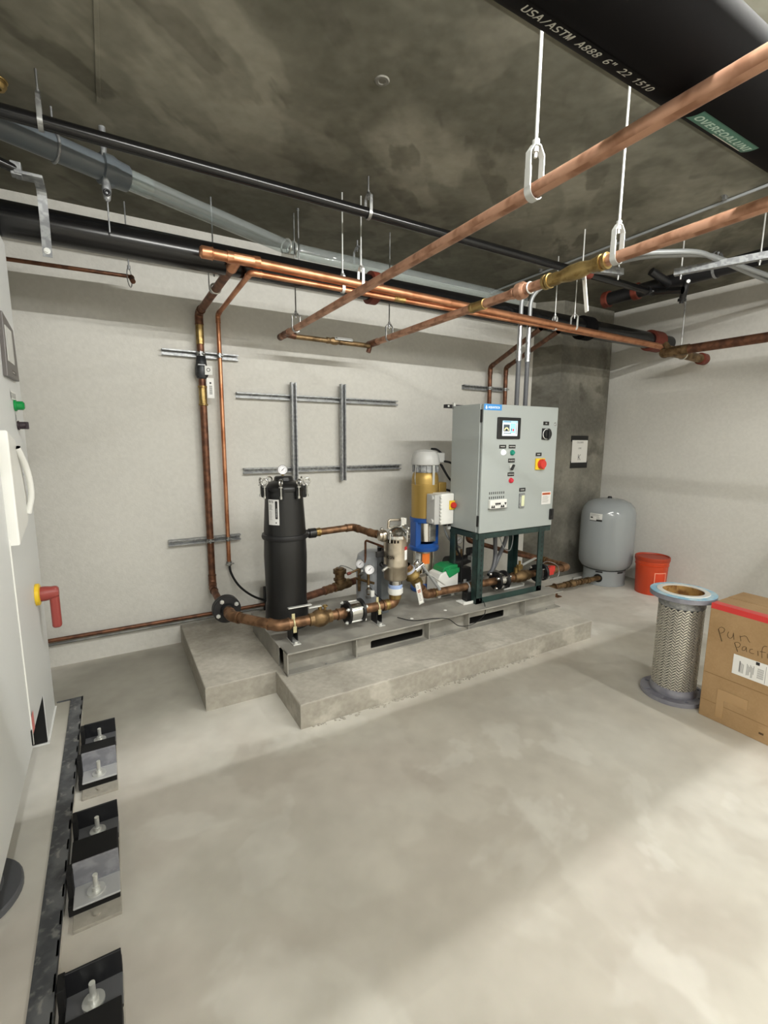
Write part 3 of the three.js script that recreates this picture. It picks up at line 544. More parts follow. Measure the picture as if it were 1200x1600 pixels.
{ // trapeze channels with rods carrying the conduits
  const mk = (label, c, len, ang) => {
    const t = thing('trapeze_channel', label, 'strut channel', c);
    const d = V(Math.sin(ang), 0, Math.cos(ang)); const g = ext(channelShape(), len).translate(0, -0.02, -len / 2).rotateY(ang).translate(...c); part(t, 'rail', g, M.galv);
    for (const s of [-0.42, 0.42]) { const p = V(...c).addScaledVector(d, s * len); part(t, 'rod', cy([p.x, c[1] - 0.05, p.z], [p.x, CEIL, p.z], 0.0048, 0.0048, 10), M.zincBright); part(t, 'nut', hex([p.x, c[1] - 0.035, p.z], [p.x, c[1] - 0.022, p.z], 0.01), M.zinc); part(t, 'nut', hex([p.x, c[1] + 0.022, p.z], [p.x, c[1] + 0.034, p.z], 0.01), M.zinc); }
  };
  mk('galvanized trapeze channel under the bent conduits near the right edge', [3.5, 2.63, -1.72], 0.5, 0.35);
  mk('small galvanized trapeze channel above the control panel behind the brass valve', [2.97, 2.64, -2.2], 0.34, 1.3);
}
{ // drain pipe with fittings under the ceiling at right
  const x = 4.0, y = 2.76, r = 0.055;
  const t = thing('drain_pipe', 'black drain pipe under the ceiling along the right side, with red rimmed end', 'pipe', [x, y, -2.2]);
  part(t, 'pipe', cy([x, y, -2.85], [x, y, 1.5], r, r, 28), M.blackIron);
  part(t, 'coupling', lz([x, y, -2.9], [0, 0, 1], [[0, 0], [r * 0.8, 0.002], [r + 0.014, 0.004], [r + 0.014, 0.05], [r, 0.055]], 28), M.redIron); part(t, 'coupling', lz([x, y, -2.62], [0, 0, 1], [[r, 0], [r + 0.012, 0.003], [r + 0.012, 0.045], [r, 0.05]], 28), M.redIron);
  part(t, 'branch', [cy([x - 0.03, y - 0.02, -2.3], [x - 0.2, y + 0.06, -2.36], 0.03, 0.03, 18), cy([x - 0.04, y - 0.03, -2.16], [x - 0.02, y - 0.17, -2.2], 0.024, 0.024, 16), lz([x - 0.022, y - 0.155, -2.196], [0.1, -1, -0.2], [[0.024, 0], [0.03, 0.002], [0.03, 0.022], [0.016, 0.024], [0.016, 0.036], [0, 0.036]], 16)], M.blackIron);
  part(t, 'bolt', [hex([x - 0.07, y - 0.06, -2.14], [x - 0.1, y - 0.06, -2.12], 0.014), hex([x - 0.07, y + 0.02, -2.1], [x - 0.1, y + 0.02, -2.09], 0.012)], M.zinc);
  const h = hanger('pipe_hanger', 'pale hanger loop on the black drain pipe under the ceiling at right', r, CEIL - y, false, M.galv); h.position.set(x, y, -1.98);
  copy(h, [x, y, -0.9], 'grey hanger loop on the black drain pipe nearest the right edge', 0);
  const c = thing('ceiling_conduit', 'thin grey conduit clipped to the ceiling across the right side', 'conduit', [3.15, CEIL, -2]);
  part(c, 'conduit', cy([3.22, CEIL - 0.011, -3.55], [3.13, CEIL - 0.011, 1.5], 0.0085, 0.0085, 10), M.conduit);
  for (const z of [-2.9, -1.55, -0.9]) part(c, 'clip', [bx(3.13 - (z + 1.2) * 0.018 - 0.022, 3.13 - (z + 1.2) * 0.018 + 0.026, CEIL - 0.003, CEIL, z - 0.01, z + 0.01, 0.001), bx(3.13 - (z + 1.2) * 0.018 - 0.012, 3.13 - (z + 1.2) * 0.018 + 0.012, CEIL - 0.023, CEIL, z - 0.01, z + 0.01, 0.002)], M.zinc);
}
// ---------- tall equipment cabinet at the left ----------
{
  const x = -0.337;
  const t = thing('equipment_cabinet', 'tall white equipment cabinet along the left edge standing on the concrete plinth', 'cabinet', [-1, 0.1, -1.9]);
  const o = poly([[-2.83, 0.1], [-2.5, 0.1], [-2.495, 0.335], [-0.9, 0.335], [-0.9, 2.36], [-2.83, 2.36]].map((p) => [-p[0], p[1]]));
  part(t, 'body', ext(o, 1.2, { bevelEnabled: true, bevelSize: 0.004, bevelThickness: 0.004, bevelSegments: 2, bevelOffset: -0.004 }).rotateY(Math.PI / 2).translate(x - 1.205, 0, 0), M.cabinet);
  part(t, 'base_frame', [bx(-1.5, x - 0.003, 0.1, 0.334, -2.499, -2.488, 0.001), bx(-1.5, -0.62, 0.1, 0.345, -2.4, -0.95, 0.004)], M.rubber);
  part(t, 'base_foot', bx(x - 0.08, x + 0.006, 0.098, 0.106, -2.83, -2.48, 0.002), M.whitePaint);
  const d = part(t, 'door', bx(x - 0.002, x + 0.012, 0.345, 2.35, -2.052, -0.92, 0.003), M.cabinet);
  part(d, 'edge_strip', bx(x + 0.002, x + 0.0155, 0.352, 1.14, -2.061, -2.053, 0.002), M.whitePlastic);
  part(d, 'catch', bx(x + 0.012, x + 0.016, 0.36, 0.42, -2.045, -2.035, 0.001), M.blackPlastic);
  // moulded grey white grip cover
  const pts = [[-2.06, 1.118], [-2.27, 1.155], [-2.33, 1.19], [-2.338, 1.255], [-2.28, 1.40], [-2.2, 1.49], [-2.06, 1.52]];
  const c = part(t, 'grip_cover', ext(poly(pts.map((p) => [-p[0], p[1]])), 0.03, { bevelEnabled: true, bevelSize: 0.006, bevelThickness: 0.006, bevelSegments: 3, bevelOffset: -0.006 }).rotateY(Math.PI / 2).translate(x + 0.006, 0, 0), M.whitePlastic, { label: 'moulded white grip cover' });
  part(c, 'grip_bar', curve([[x + 0.045, 1.46, -2.2], [x + 0.06, 1.38, -2.25], [x + 0.062, 1.28, -2.29], [x + 0.045, 1.2, -2.305]], 0.011, 20, 8), M.whitePlastic);
  part(t, 'wire_loop', tor([x + 0.012, 1.345, -2.43], [0, 0.2, 1], 0.013, 0.0018, 16, 6), M.galv);
  // operator display
  const fr = [[-2.44, 1.985], [-2.665, 1.955], [-2.69, 1.745], [-2.41, 1.74]];
  const h = part(t, 'display', ext(poly(fr.map((p) => [-p[0], p[1]])), 0.012, { bevelEnabled: true, bevelSize: 0.003, bevelThickness: 0.003, bevelSegments: 2 }).rotateY(Math.PI / 2).translate(x, 0, 0), S({ color: 0x5a5552, roughness: 0.4 }), { label: 'dark framed display' });
  part(h, 'screen', bx(x + 0.012, x + 0.0165, 1.8, 1.94, -2.6, -2.45, 0.001), S({ color: 0xc9c9c4, roughness: 0.25 }));
  part(h, 'nameplate', patch([x + 0.0158, 1.765, -2.57], [0, 0, -1], [0, 1, 0], 0.1, 0.018), print(128, 24, (k, w, hh) => { k.fillStyle = '#4a4442'; k.fillRect(0, 0, w, hh); k.fillStyle = '#c8c4be'; k.fillRect(10, 9, 70, 6); }));
  const nm = (y, z, w, n) => part(t, 'nameplate', patch([x + 0.0012, y, z], [0, 0, -1], [0, 1, 0], w, 0.035), print(160, 44, (k, ww, hh) => { k.fillStyle = '#e8e8e4'; k.fillRect(0, 0, ww, hh); k.fillStyle = '#2a2a2a'; for (let i = 0; i < n; i++) k.fillRect(12 + i * ww / n, 8, 18, hh - 16); }));
  nm(1.672, -2.585, 0.12, 4); nm(1.582, -2.61, 0.03, 2);
  part(t, 'pilot_lamp', [lz([x, 1.632, -2.595], [1, 0, 0], [[0.024, 0], [0.024, 0.008], [0.019, 0.01], [0.019, 0.03], [0.012, 0.036], [0, 0.037]], 20)], M.glassLamp(0x0f7a3a), { label: 'green pilot lamp' });
  part(t, 'selector_knob', [lz([x, 1.548, -2.62], [1, 0, 0], [[0.02, 0], [0.02, 0.006], [0.016, 0.008], [0.016, 0.03], [0, 0.031]], 20), bx(x + 0.02, x + 0.04, 1.532, 1.564, -2.626, -2.614, 0.003)], S({ color: 0x2c2026, roughness: 0.4 }));
  // red rotary switch on a yellow rose
  const y0 = 0.78, z0 = -2.6;
  const s = part(t, 'rotary_switch', lz([x, y0, z0], [1, 0, 0], [[0.05, 0], [0.05, 0.014], [0.042, 0.018], [0, 0.018]], 28), M.yellow, { label: 'yellow rose of the rotary switch' });
  part(s, 'handle', [lz([x + 0.016, y0, z0], [1, 0, 0], [[0.034, 0], [0.034, 0.02], [0.028, 0.06], [0.022, 0.072], [0, 0.074]], 20), bx(x + 0.05, x + 0.088, y0 - 0.17, y0 + 0.03, z0 - 0.02, z0 + 0.02, 0.014, 4)], S({ color: 0x94403a, roughness: 0.45 }), { label: 'red lever handle' });
  part(t, 'warning_sticker', patch([x + 0.0025, 0.385, -2.16], [0, 0, -1], [0, 1, 0], 0.07, 0.075), S({ color: 0xd8807c, roughness: 0.5 }));
  // open flanged pipe end under the cabinet
  const f = thing('pipe_flange', 'grey round pipe flange on the plinth under the cabinet at the left edge', 'flange', [-0.46, 0.1, -1.68]);
  part(f, 'flange', la(-0.478, -1.68, [[0.06, 0.1], [0.145, 0.1], [0.149, 0.104], [0.149, 0.122], [0.145, 0.126], [0.1, 0.128], [0.09, 0.2], [0.09, 0.33], [0.06, 0.33]], 36), M.rubberHose);
}
{ // seismic snubbers bolted to the floor beside the plinth
  const t = thing('seismic_bracket', 'pair of bolted steel angles on a floor plate beside the plinth, farthest of the three', 'bracket', [-0.135, 0, -2.25], null);
  const W0 = -0.2, W1 = -0.068, px = -0.135, z = -2.25;
  part(t, 'base_plate', bx(W0, W1, 0.0, 0.012, z - 0.3, z + 0.115, 0.002), M.pad, { label: 'dusty base plate' });
  part(t, 'anchor', [hex([px, 0.012, z + 0.085], [px, 0.018, z + 0.085], 0.012), cy([px - 0.045, 0.012, z + 0.1], [px - 0.045, 0.0128, z + 0.1], 0.007, 0.007, 10)], M.pad);
  const unit = (zz, top, m, mh) => {
    part(t, 'rubber_pad', [bx(W0 - 0.012, W1 - 0.002, 0.012, 0.05, zz - 0.06, zz + 0.06, 0.003), bx(W0 - 0.012, W0 + 0.004, 0.03, top - 0.01, zz - 0.02, zz + 0.03, 0.002)], M.rubber);
    part(t, 'angle_upright', bx(W0 + 0.003, W1, 0.05, top, zz - 0.006, zz + 0.001, 0.002), m);
    part(t, 'angle_foot', bx(W0 + 0.003, W1, 0.05, 0.0575, zz - 0.004, zz + 0.082, 0.003), mh);
    const b = part(t, 'bolt', [cy([px, 0.0575, zz + 0.045], [px, 0.117, zz + 0.045], 0.0075, 0.0075, 12), hex([px, 0.064, zz + 0.045], [px, 0.077, zz + 0.045], 0.0135)], M.zincBright);
    part(b, 'washer', cy([px, 0.0575, zz + 0.045], [px, 0.064, zz + 0.045], 0.026, 0.026, 20), M.zincBright);
  };
  const grey = S({ map: metalTex([126, 127, 134], [148, 149, 156], 8, 0.2), metalness: 0.1, roughness: 0.42 }), footM = S({ color: 0xb6b7b8, metalness: 0.1, roughness: 0.5 });
  part(t, 'rubber_pad', bx(W0 - 0.01, W1 - 0.003, 0.012, 0.075, z - 0.19, z - 0.01, 0.003), M.rubber);
  unit(z, 0.142, grey, footM); unit(z - 0.265, 0.128, S({ color: 0x15161a, roughness: 0.5 }), S({ color: 0x5c5d60, roughness: 0.5 }));
  copy(t, [-0.135, 0, -1.635], 'pair of bolted steel angles on a floor plate beside the plinth, middle of the three');
  copy(t, [-0.135, 0, -1.02], 'black topped steel angle beside the plinth at the bottom edge, nearest of the three');
}
// ---------- steel skid on the pad ----------
const SK = 0.28, PT = 0.137;
{
  const t = thing('steel_skid', 'long grey steel skid with slotted front channel on the concrete pad', 'skid', [1.95, PT, -2.8]);
  part(t, 'deck', bx(0.79, 3.1, 0.267, 0.279, -3.21, -2.585, 0.002), M.skid);
  const web = poly([[0.8, PT], [3.13, PT], [3.13, 0.272], [0.8, 0.272]]);
  for (const [a, b] of [[1.38, 1.79], [2.19, 2.55]]) {
    const h = new THREE.Path(), r = 0.012, y0 = 0.153, y1 = 0.205;
    h.moveTo(a + r, y0); h.lineTo(b - r, y0); h.quadraticCurveTo(b, y0, b, y0 + r); h.lineTo(b, y1 - r); h.quadraticCurveTo(b, y1, b - r, y1); h.lineTo(a + r, y1); h.quadraticCurveTo(a, y1, a, y1 - r); h.lineTo(a, y0 + r); h.quadraticCurveTo(a, y0, a + r, y0); web.holes.push(h);
  }
  for (const [a, b] of [[1.37, 1.8], [2.18, 2.56]]) part(t, 'fork_pocket', [bx(a, b, 0.148, 0.152, -2.95, -2.534, 0), bx(a, b, 0.206, 0.21, -2.95, -2.534, 0), bx(a, a + 0.004, 0.15, 0.208, -2.95, -2.534, 0), bx(b - 0.004, b, 0.15, 0.208, -2.95, -2.534, 0), bx(a, b, 0.15, 0.208, -2.95, -2.946, 0)], M.pocket);
  part(t, 'front_web', ext(web, 0.007).translate(0, 0, -2.532), M.skid);
  part(t, 'top_flange', bx(0.8, 3.13, 0.27, SK, -2.6, -2.458, 0.002), M.skid);
  part(t, 'bottom_flange', bx(0.8, 3.13, PT, 0.146, -2.6, -2.468, 0.002), M.skid);
  for (const x of [1.25, 1.806, 2.156, 2.722]) part(t, 'stiffener', bx(x - 0.004, x + 0.004, 0.146, 0.271, -2.526, -2.47, 0.001), M.skid);
  part(t, 'front_lip', bx(0.8, 0.806, PT, SK, -2.527, -2.462, 0.001), M.skid);
  part(t, 'left_end', bx(0.797, 0.805, PT, 0.268, -3.205, -2.62, 0.001), M.skid);
  part(t, 'right_end', bx(3.1, 3.108, PT, 0.27, -3.2, -2.6, 0.001), M.skid);
  part(t, 'rear_channel', bx(0.8, 3.1, PT, 0.267, -3.21, -3.2, 0.001), M.darkSteel);
  for (const x of [1.05, 1.95, 2.5, 2.98]) part(t, 'anchor_bolt', [hex([x, 0.146, -2.483], [x, 0.152, -2.483], 0.006)], M.zinc);
}
for (const [x, z, l] of [[1.72, -2.56, 'white paint chip on the skid deck near the front support'], [2.02, -2.575, 'white paint chip on the skid deck below the paper tag']]) { const t = thing('paint_chip', l, 'paint chip', [x, SK, z]); part(t, 'chip', lz([x, SK, z], [0, 1, 0], [[0.013, 0], [0.01, 0.002], [0, 0.002]], 7), M.whiteFace); }
{ const t = thing('grounding_wire', 'thin dark wire lying in a loop over the skid front edge', 'wire', [1.9, SK, -2.5]);
  part(t, 'wire', curve([[1.64, SK + 0.004, -2.62], [1.7, SK + 0.004, -2.52], [1.85, SK + 0.005, -2.475], [1.95, SK - 0.01, -2.452], [2.05, 0.2, -2.45], [2.18, 0.19, -2.45], [2.28, 0.24, -2.45], [2.33, SK + 0.004, -2.5], [2.36, SK + 0.02, -2.56]], 0.0028, 60, 6), M.rubber); }
// ---------- black filter vessel ----------
const txt = (w, h, bg, fn) => print(w, h, (c, W, H) => { c.fillStyle = bg; c.fillRect(0, 0, W, H); fn(c, W, H); });
const etch = (w, h, fn) => print(w, h, (c) => { c.fillStyle = '#b6ac9c'; c.fillRect(0, 0, w, h); fn(c); }, { rough: 0.3, extra: { metalness: 0.95 } });
const lines = (c, x, y, w, n, dy, th, col = '#555') => { c.fillStyle = col; for (let i = 0; i < n; i++) c.fillRect(x, y + i * dy, w * (0.75 + 0.25 * ((i * 37 % 10) / 10)), th); };
function gauge(t, c, n, r, name = 'gauge') { // dial facing n
  c = A3(c); n = A3(n).normalize(); const right = V(0, 1, 0).cross(n).normalize(), up = n.clone().cross(right);
  const b = part(t, name, [lz(c.clone().addScaledVector(n, -0.018), n, [[0, 0], [r * 0.9, 0], [r, 0.004], [r, 0.024], [r * 0.96, 0.026], [r * 0.86, 0.021]], 28)], M.chrome, { label: 'round pressure gauge' });
  part(b, 'dial', (() => { const g = new THREE.CircleGeometry(r * 0.88, 28); g.applyMatrix4(new THREE.Matrix4().makeBasis(right, up, n)); const q = c.clone().addScaledVector(n, 0.003); g.translate(q.x, q.y, q.z); g.userData.keep = true; return g; })(), dialMat());
  return b;
}
let dm; function dialMat() { return dm = dm || print(128, 128, (c) => { c.fillStyle = '#f1f0f4'; c.fillRect(0, 0, 128, 128); c.strokeStyle = '#222'; c.lineWidth = 3; for (let i = 0; i <= 20; i++) { const a = Math.PI * (0.75 + 1.5 * i / 20); c.beginPath(); c.moveTo(64 + 46 * Math.cos(a), 64 + 46 * Math.sin(a)); c.lineTo(64 + 56 * Math.cos(a), 64 + 56 * Math.sin(a)); c.stroke(); } c.lineWidth = 6; c.beginPath(); c.moveTo(46, 82); c.lineTo(92, 36); c.stroke(); c.fillStyle = '#222'; c.beginPath(); c.arc(64, 64, 6, 0, 7); c.fill(); }); }
{
  const x = 0.955, z = -2.915;
  const t = thing('filter_vessel', 'tall black filter vessel with ring of eye bolts and a gauge on top', 'filter vessel', [x, SK, z]);
  part(t, 'lower_shell', la(x, z, [[0, 0.28], [0.15, 0.28], [0.156, 0.29], [0.15, 0.31], [0.14, 0.33], [0.137, 0.42], [0.131, 0.44], [0.135, 0.6], [0.138, 0.75], [0.134, 0.855], [0.13, 0.875]], 48), M.blackTank);
  part(t, 'clamp_ring', la(x, z, [[0.13, 0.858], [0.146, 0.862], [0.15, 0.876], [0.146, 0.892], [0.13, 0.895]], 48), M.blackIron);
  part(t, 'upper_shell', la(x, z, [[0.136, 0.885], [0.133, 0.93], [0.125, 1.06], [0.121, 1.13], [0.119, 1.175]], 48), M.blackTank);
  part(t, 'lid', la(x, z, [[0.119, 1.17], [0.128, 1.172], [0.13, 1.19], [0.122, 1.205], [0.1, 1.222], [0.062, 1.235], [0.058, 1.255], [0.05, 1.262], [0.02, 1.264], [0, 1.264]], 48), M.blackTank);
  for (let i = 0; i < 8; i++) {
    const a = i / 8 * Math.PI * 2 + 0.35, dx = Math.sin(a), dz = Math.cos(a), R = 0.135, p = V(x + dx * R, 0, z + dz * R);
    part(t, 'lug', [bx(-0.012, 0.012, 1.125, 1.2, -0.012, 0.014, 0.003).rotateY(a).translate(p.x - dx * 0.008, 0, p.z - dz * 0.008)], M.blackTank);
    const b = part(t, 'eye_bolt', [cy([p.x + dx * 0.012, 1.135, p.z + dz * 0.012], [p.x + dx * 0.012, 1.212, p.z + dz * 0.012], 0.0045, 0.0045, 10), cy([p.x + dx * 0.012, 1.2, p.z + dz * 0.012], [p.x + dx * 0.012, 1.206, p.z + dz * 0.012], 0.014, 0.014, 16), hex([p.x + dx * 0.012, 1.13, p.z + dz * 0.012], [p.x + dx * 0.012, 1.146, p.z + dz * 0.012], 0.009)], M.chrome);
    part(b, 'eye', tor([p.x + dx * 0.012, 1.23, p.z + dz * 0.012], [Math.cos(a + 0.4 * i), 0, -Math.sin(a + 0.4 * i)], 0.019, 0.0055, 24, 8), M.chrome);
  }
  const g = gauge(t, [x - 0.005, 1.302, z + 0.0], [-0.3, 0, 1], 0.031);
  part(g, 'stem', [cy([x - 0.003, 1.262, z - 0.006], [x - 0.003, 1.278, z - 0.006], 0.008, 0.008, 10)], M.brass);
  part(t, 'paper_label', wrapLabel(x, z, 0.1315, 0.965, 1.125, -0.85, 0.075), txt(128, 270, '#dcdcda', (c, w, h) => { c.fillStyle = '#222'; c.font = 'bold 34px sans-serif'; c.fillText('RTS', 8, 36); lines(c, 10, 56, 44, 5, 12, 4); lines(c, 10, 128, 40, 8, 12, 3, '#888'); c.fillStyle = '#1d1d1d'; c.beginPath(); c.roundRect ? c.roundRect(84, 16, 28, 190, 8) : c.rect(84, 16, 28, 190); c.fill(); c.save(); c.translate(98, 190); c.rotate(-Math.PI / 2); c.fillStyle = '#e8e8e8'; c.font = '15px sans-serif'; c.textBaseline = 'middle'; c.fillText('FILTER VESSEL', 4, 0, 160); c.restore(); c.fillStyle = '#444'; c.fillRect(86, 238, 14, 14); }), { label: 'white printed label' });
  part(t, 'outlet_neck', [cy([x + 0.1, 0.872, z], [x + 0.19, 0.872, z], 0.027, 0.027, 20), lz([x + 0.16, 0.872, z], [1, 0, 0], [[0.027, 0], [0.033, 0.004], [0.033, 0.05], [0.027, 0.054]], 20)], M.blackTank);
}
const SC = -2.62; // axis of the front pipe and bag filter
{ // outlet pipe from the vessel to the bag filter
  const t = thing('copper_pipe', 'brown copper pipe joining the black filter vessel to the stainless bag filter', 'pipe', [1.2, 0.88, -2.9]);
  plumb(t, [[1.12, 0.872, -2.915], [1.45, 0.885, -2.915], [1.5, 0.87, SC - 0.02 - 0.08], [1.54, 0.868, SC - 0.02]], 0.024, M.copperBrown, { b: 0.035 });
  part(t, 'solder_ring', coupling([1.14, 0.873, -2.915], [1.2, 0.875, -2.915], 0.0245), M.brass);
  const s = thing('copper_tube', 'thin brown tube dropping behind the bag filter to the floor of the skid', 'tube', [1.518, 0.8, -2.85]);
  part(s, 'tube', sw([[1.57, 0.775, -2.68], [1.518, 0.795, -2.86], [1.518, 0.45, -2.86]], 0.008, 0.02, 10), M.copperOld);
}
{ // front pipe with flange, valves and elbow
  const y = 0.395, z = SC + 0.01;
  const t = thing('inlet_pipe', 'brown copper pipe along the skid front with black flange, ball valve and wafer valve', 'pipe', [0.8, y, z]);
  plumb(t, [[0.588, 0.405, -3.0], [0.588, 0.405, -2.88], [0.8, y, z], [1.615, y, z], [1.615, 0.53, z]], 0.031, M.copperBrown, { b: 0.06, seg: 20 });
  const f = part(t, 'flange', lz([0.588, 0.405, -3.03], [0, 0, 1], [[0.03, 0], [0.085, 0], [0.088, 0.004], [0.088, 0.022], [0.085, 0.026], [0.045, 0.028], [0.036, 0.05], [0.031, 0.05]], 36), M.blackIron, { label: 'black flange' });
  part(t, 'flange', lz([0.588, 0.405, -3.035], [0, 0, -1], [[0.03, 0], [0.085, 0], [0.088, 0.004], [0.088, 0.02], [0.085, 0.024], [0.03, 0.026]], 36), M.blackIron, { label: 'black flange' });
  for (let i = 0; i < 4; i++) { const a = i * Math.PI / 2 + 0.5, cx = 0.588 + Math.cos(a) * 0.066, c2y = 0.405 + Math.sin(a) * 0.066; part(f, 'bolt', [hex([cx, c2y, -3.006], [cx, c2y, -2.994], 0.014), cy([cx, c2y, -3.07], [cx, c2y, -2.988], 0.008, 0.008, 10)], M.zincBright); }
  const b = part(t, 'valve', lz([0.99, y, z], [1, 0, 0], [[0.031, 0], [0.04, 0.004], [0.04, 0.03], [0.044, 0.034], [0.056, 0.06], [0.056, 0.09], [0.044, 0.12], [0.041, 0.124], [0.041, 0.15], [0.031, 0.154]], 24), M.bronze, { label: 'bronze ball valve' });
  part(b, 'stem', [cy([1.065, y + 0.04, z], [1.065, y + 0.08, z], 0.012, 0.012, 12), cy([1.1, y + 0.045, z], [1.1, y + 0.075, z], 0.007, 0.007, 10), tor([1.1, y + 0.072, z], [0, 1, 0], 0.014, 0.004, 16, 6)], M.brass);
  part(b, 'handle', [bx(0.86, 1.01, y + 0.094, y + 0.101, z - 0.013, z + 0.013, 0.003), bx(0.99, 1.075, y + 0.075, y + 0.081, z - 0.012, z + 0.012, 0.003)], M.zincBright, { label: 'lever handle' });
  const wv = (x, L = 0.1) => { // wafer valve: two black flanges, polished body, four bolts
    const w = part(t, 'wafer_valve', lz([x + 0.02, y, z], [1, 0, 0], [[0.03, 0], [0.064, 0.002], [0.064, L - 0.042], [0.03, L - 0.04]], 32), M.chrome, { label: 'polished wafer valve' });
    for (const q of [x, x + L - 0.02]) part(w, 'flange', lz([q, y, z], [1, 0, 0], [[0.03, 0], [0.074, 0], [0.077, 0.003], [0.077, 0.016], [0.074, 0.019], [0.03, 0.019]], 32), M.blackPlastic);
    for (let i = 0; i < 4; i++) { const a = i * Math.PI / 2 + 0.6, cz = z + Math.cos(a) * 0.066, c2 = y + Math.sin(a) * 0.066; part(w, 'bolt', [cy([x - 0.018, c2, cz], [x + L + 0.012, c2, cz], 0.006, 0.006, 10), hex([x - 0.012, c2, cz], [x, c2, cz], 0.012), hex([x + L, c2, cz], [x + L + 0.01, c2, cz], 0.012)], M.zincBright); }
  };
  wv(1.24, 0.12);
  part(t, 'coupling', coupling([1.18, y, z], [1.23, y, z], 0.0315), M.copperBrown);
  part(t, 'coupling', coupling([1.53, y, z], [1.56, y, z], 0.0315), M.brass);
  part(t, 'clamp', [tor([0.89, y, z], [1, 0, 0], 0.034, 0.005), bx(0.879, 0.901, y - 0.05, y - 0.01, z + 0.03, z + 0.036, 0.002), bx(0.88, 0.9, y + 0.02, y + 0.062, z + 0.005, z + 0.012, 0.002)], M.zincYellow);
  part(t, 'clamp', [tor([1.475, y, z], [1, 0, 0], 0.034, 0.005), bx(1.464, 1.486, y - 0.045, y - 0.01, z + 0.03, z + 0.036, 0.002), bx(1.466, 1.484, y + 0.02, y + 0.065, z - 0.004, z + 0.004, 0.002)], M.zincYellow);
  const post = (x, l) => { const p = thing('pipe_support', l, 'pipe support', [x, SK, z]);
    part(p, 'post', [bx(x - 0.02, x - 0.016, SK + 0.005, y - 0.03, z - 0.05, z + 0.03, 0.001), bx(x + 0.016, x + 0.02, SK + 0.005, y - 0.03, z - 0.05, z + 0.03, 0.001), bx(x - 0.02, x + 0.02, SK + 0.005, y - 0.03, z - 0.05, z - 0.046, 0.001)], M.blackIron);
    part(p, 'foot', [bx(x - 0.024, x + 0.024, SK, SK + 0.007, z - 0.06, z + 0.07, 0.002), hex([x, SK + 0.007, z + 0.045], [x, SK + 0.018, z + 0.045], 0.012)], M.zincBright); };
  post(0.89, 'black channel post under the brown pipe by the ball valve'); post(1.475, 'black channel post under the brown pipe by the bag filter elbow');
}
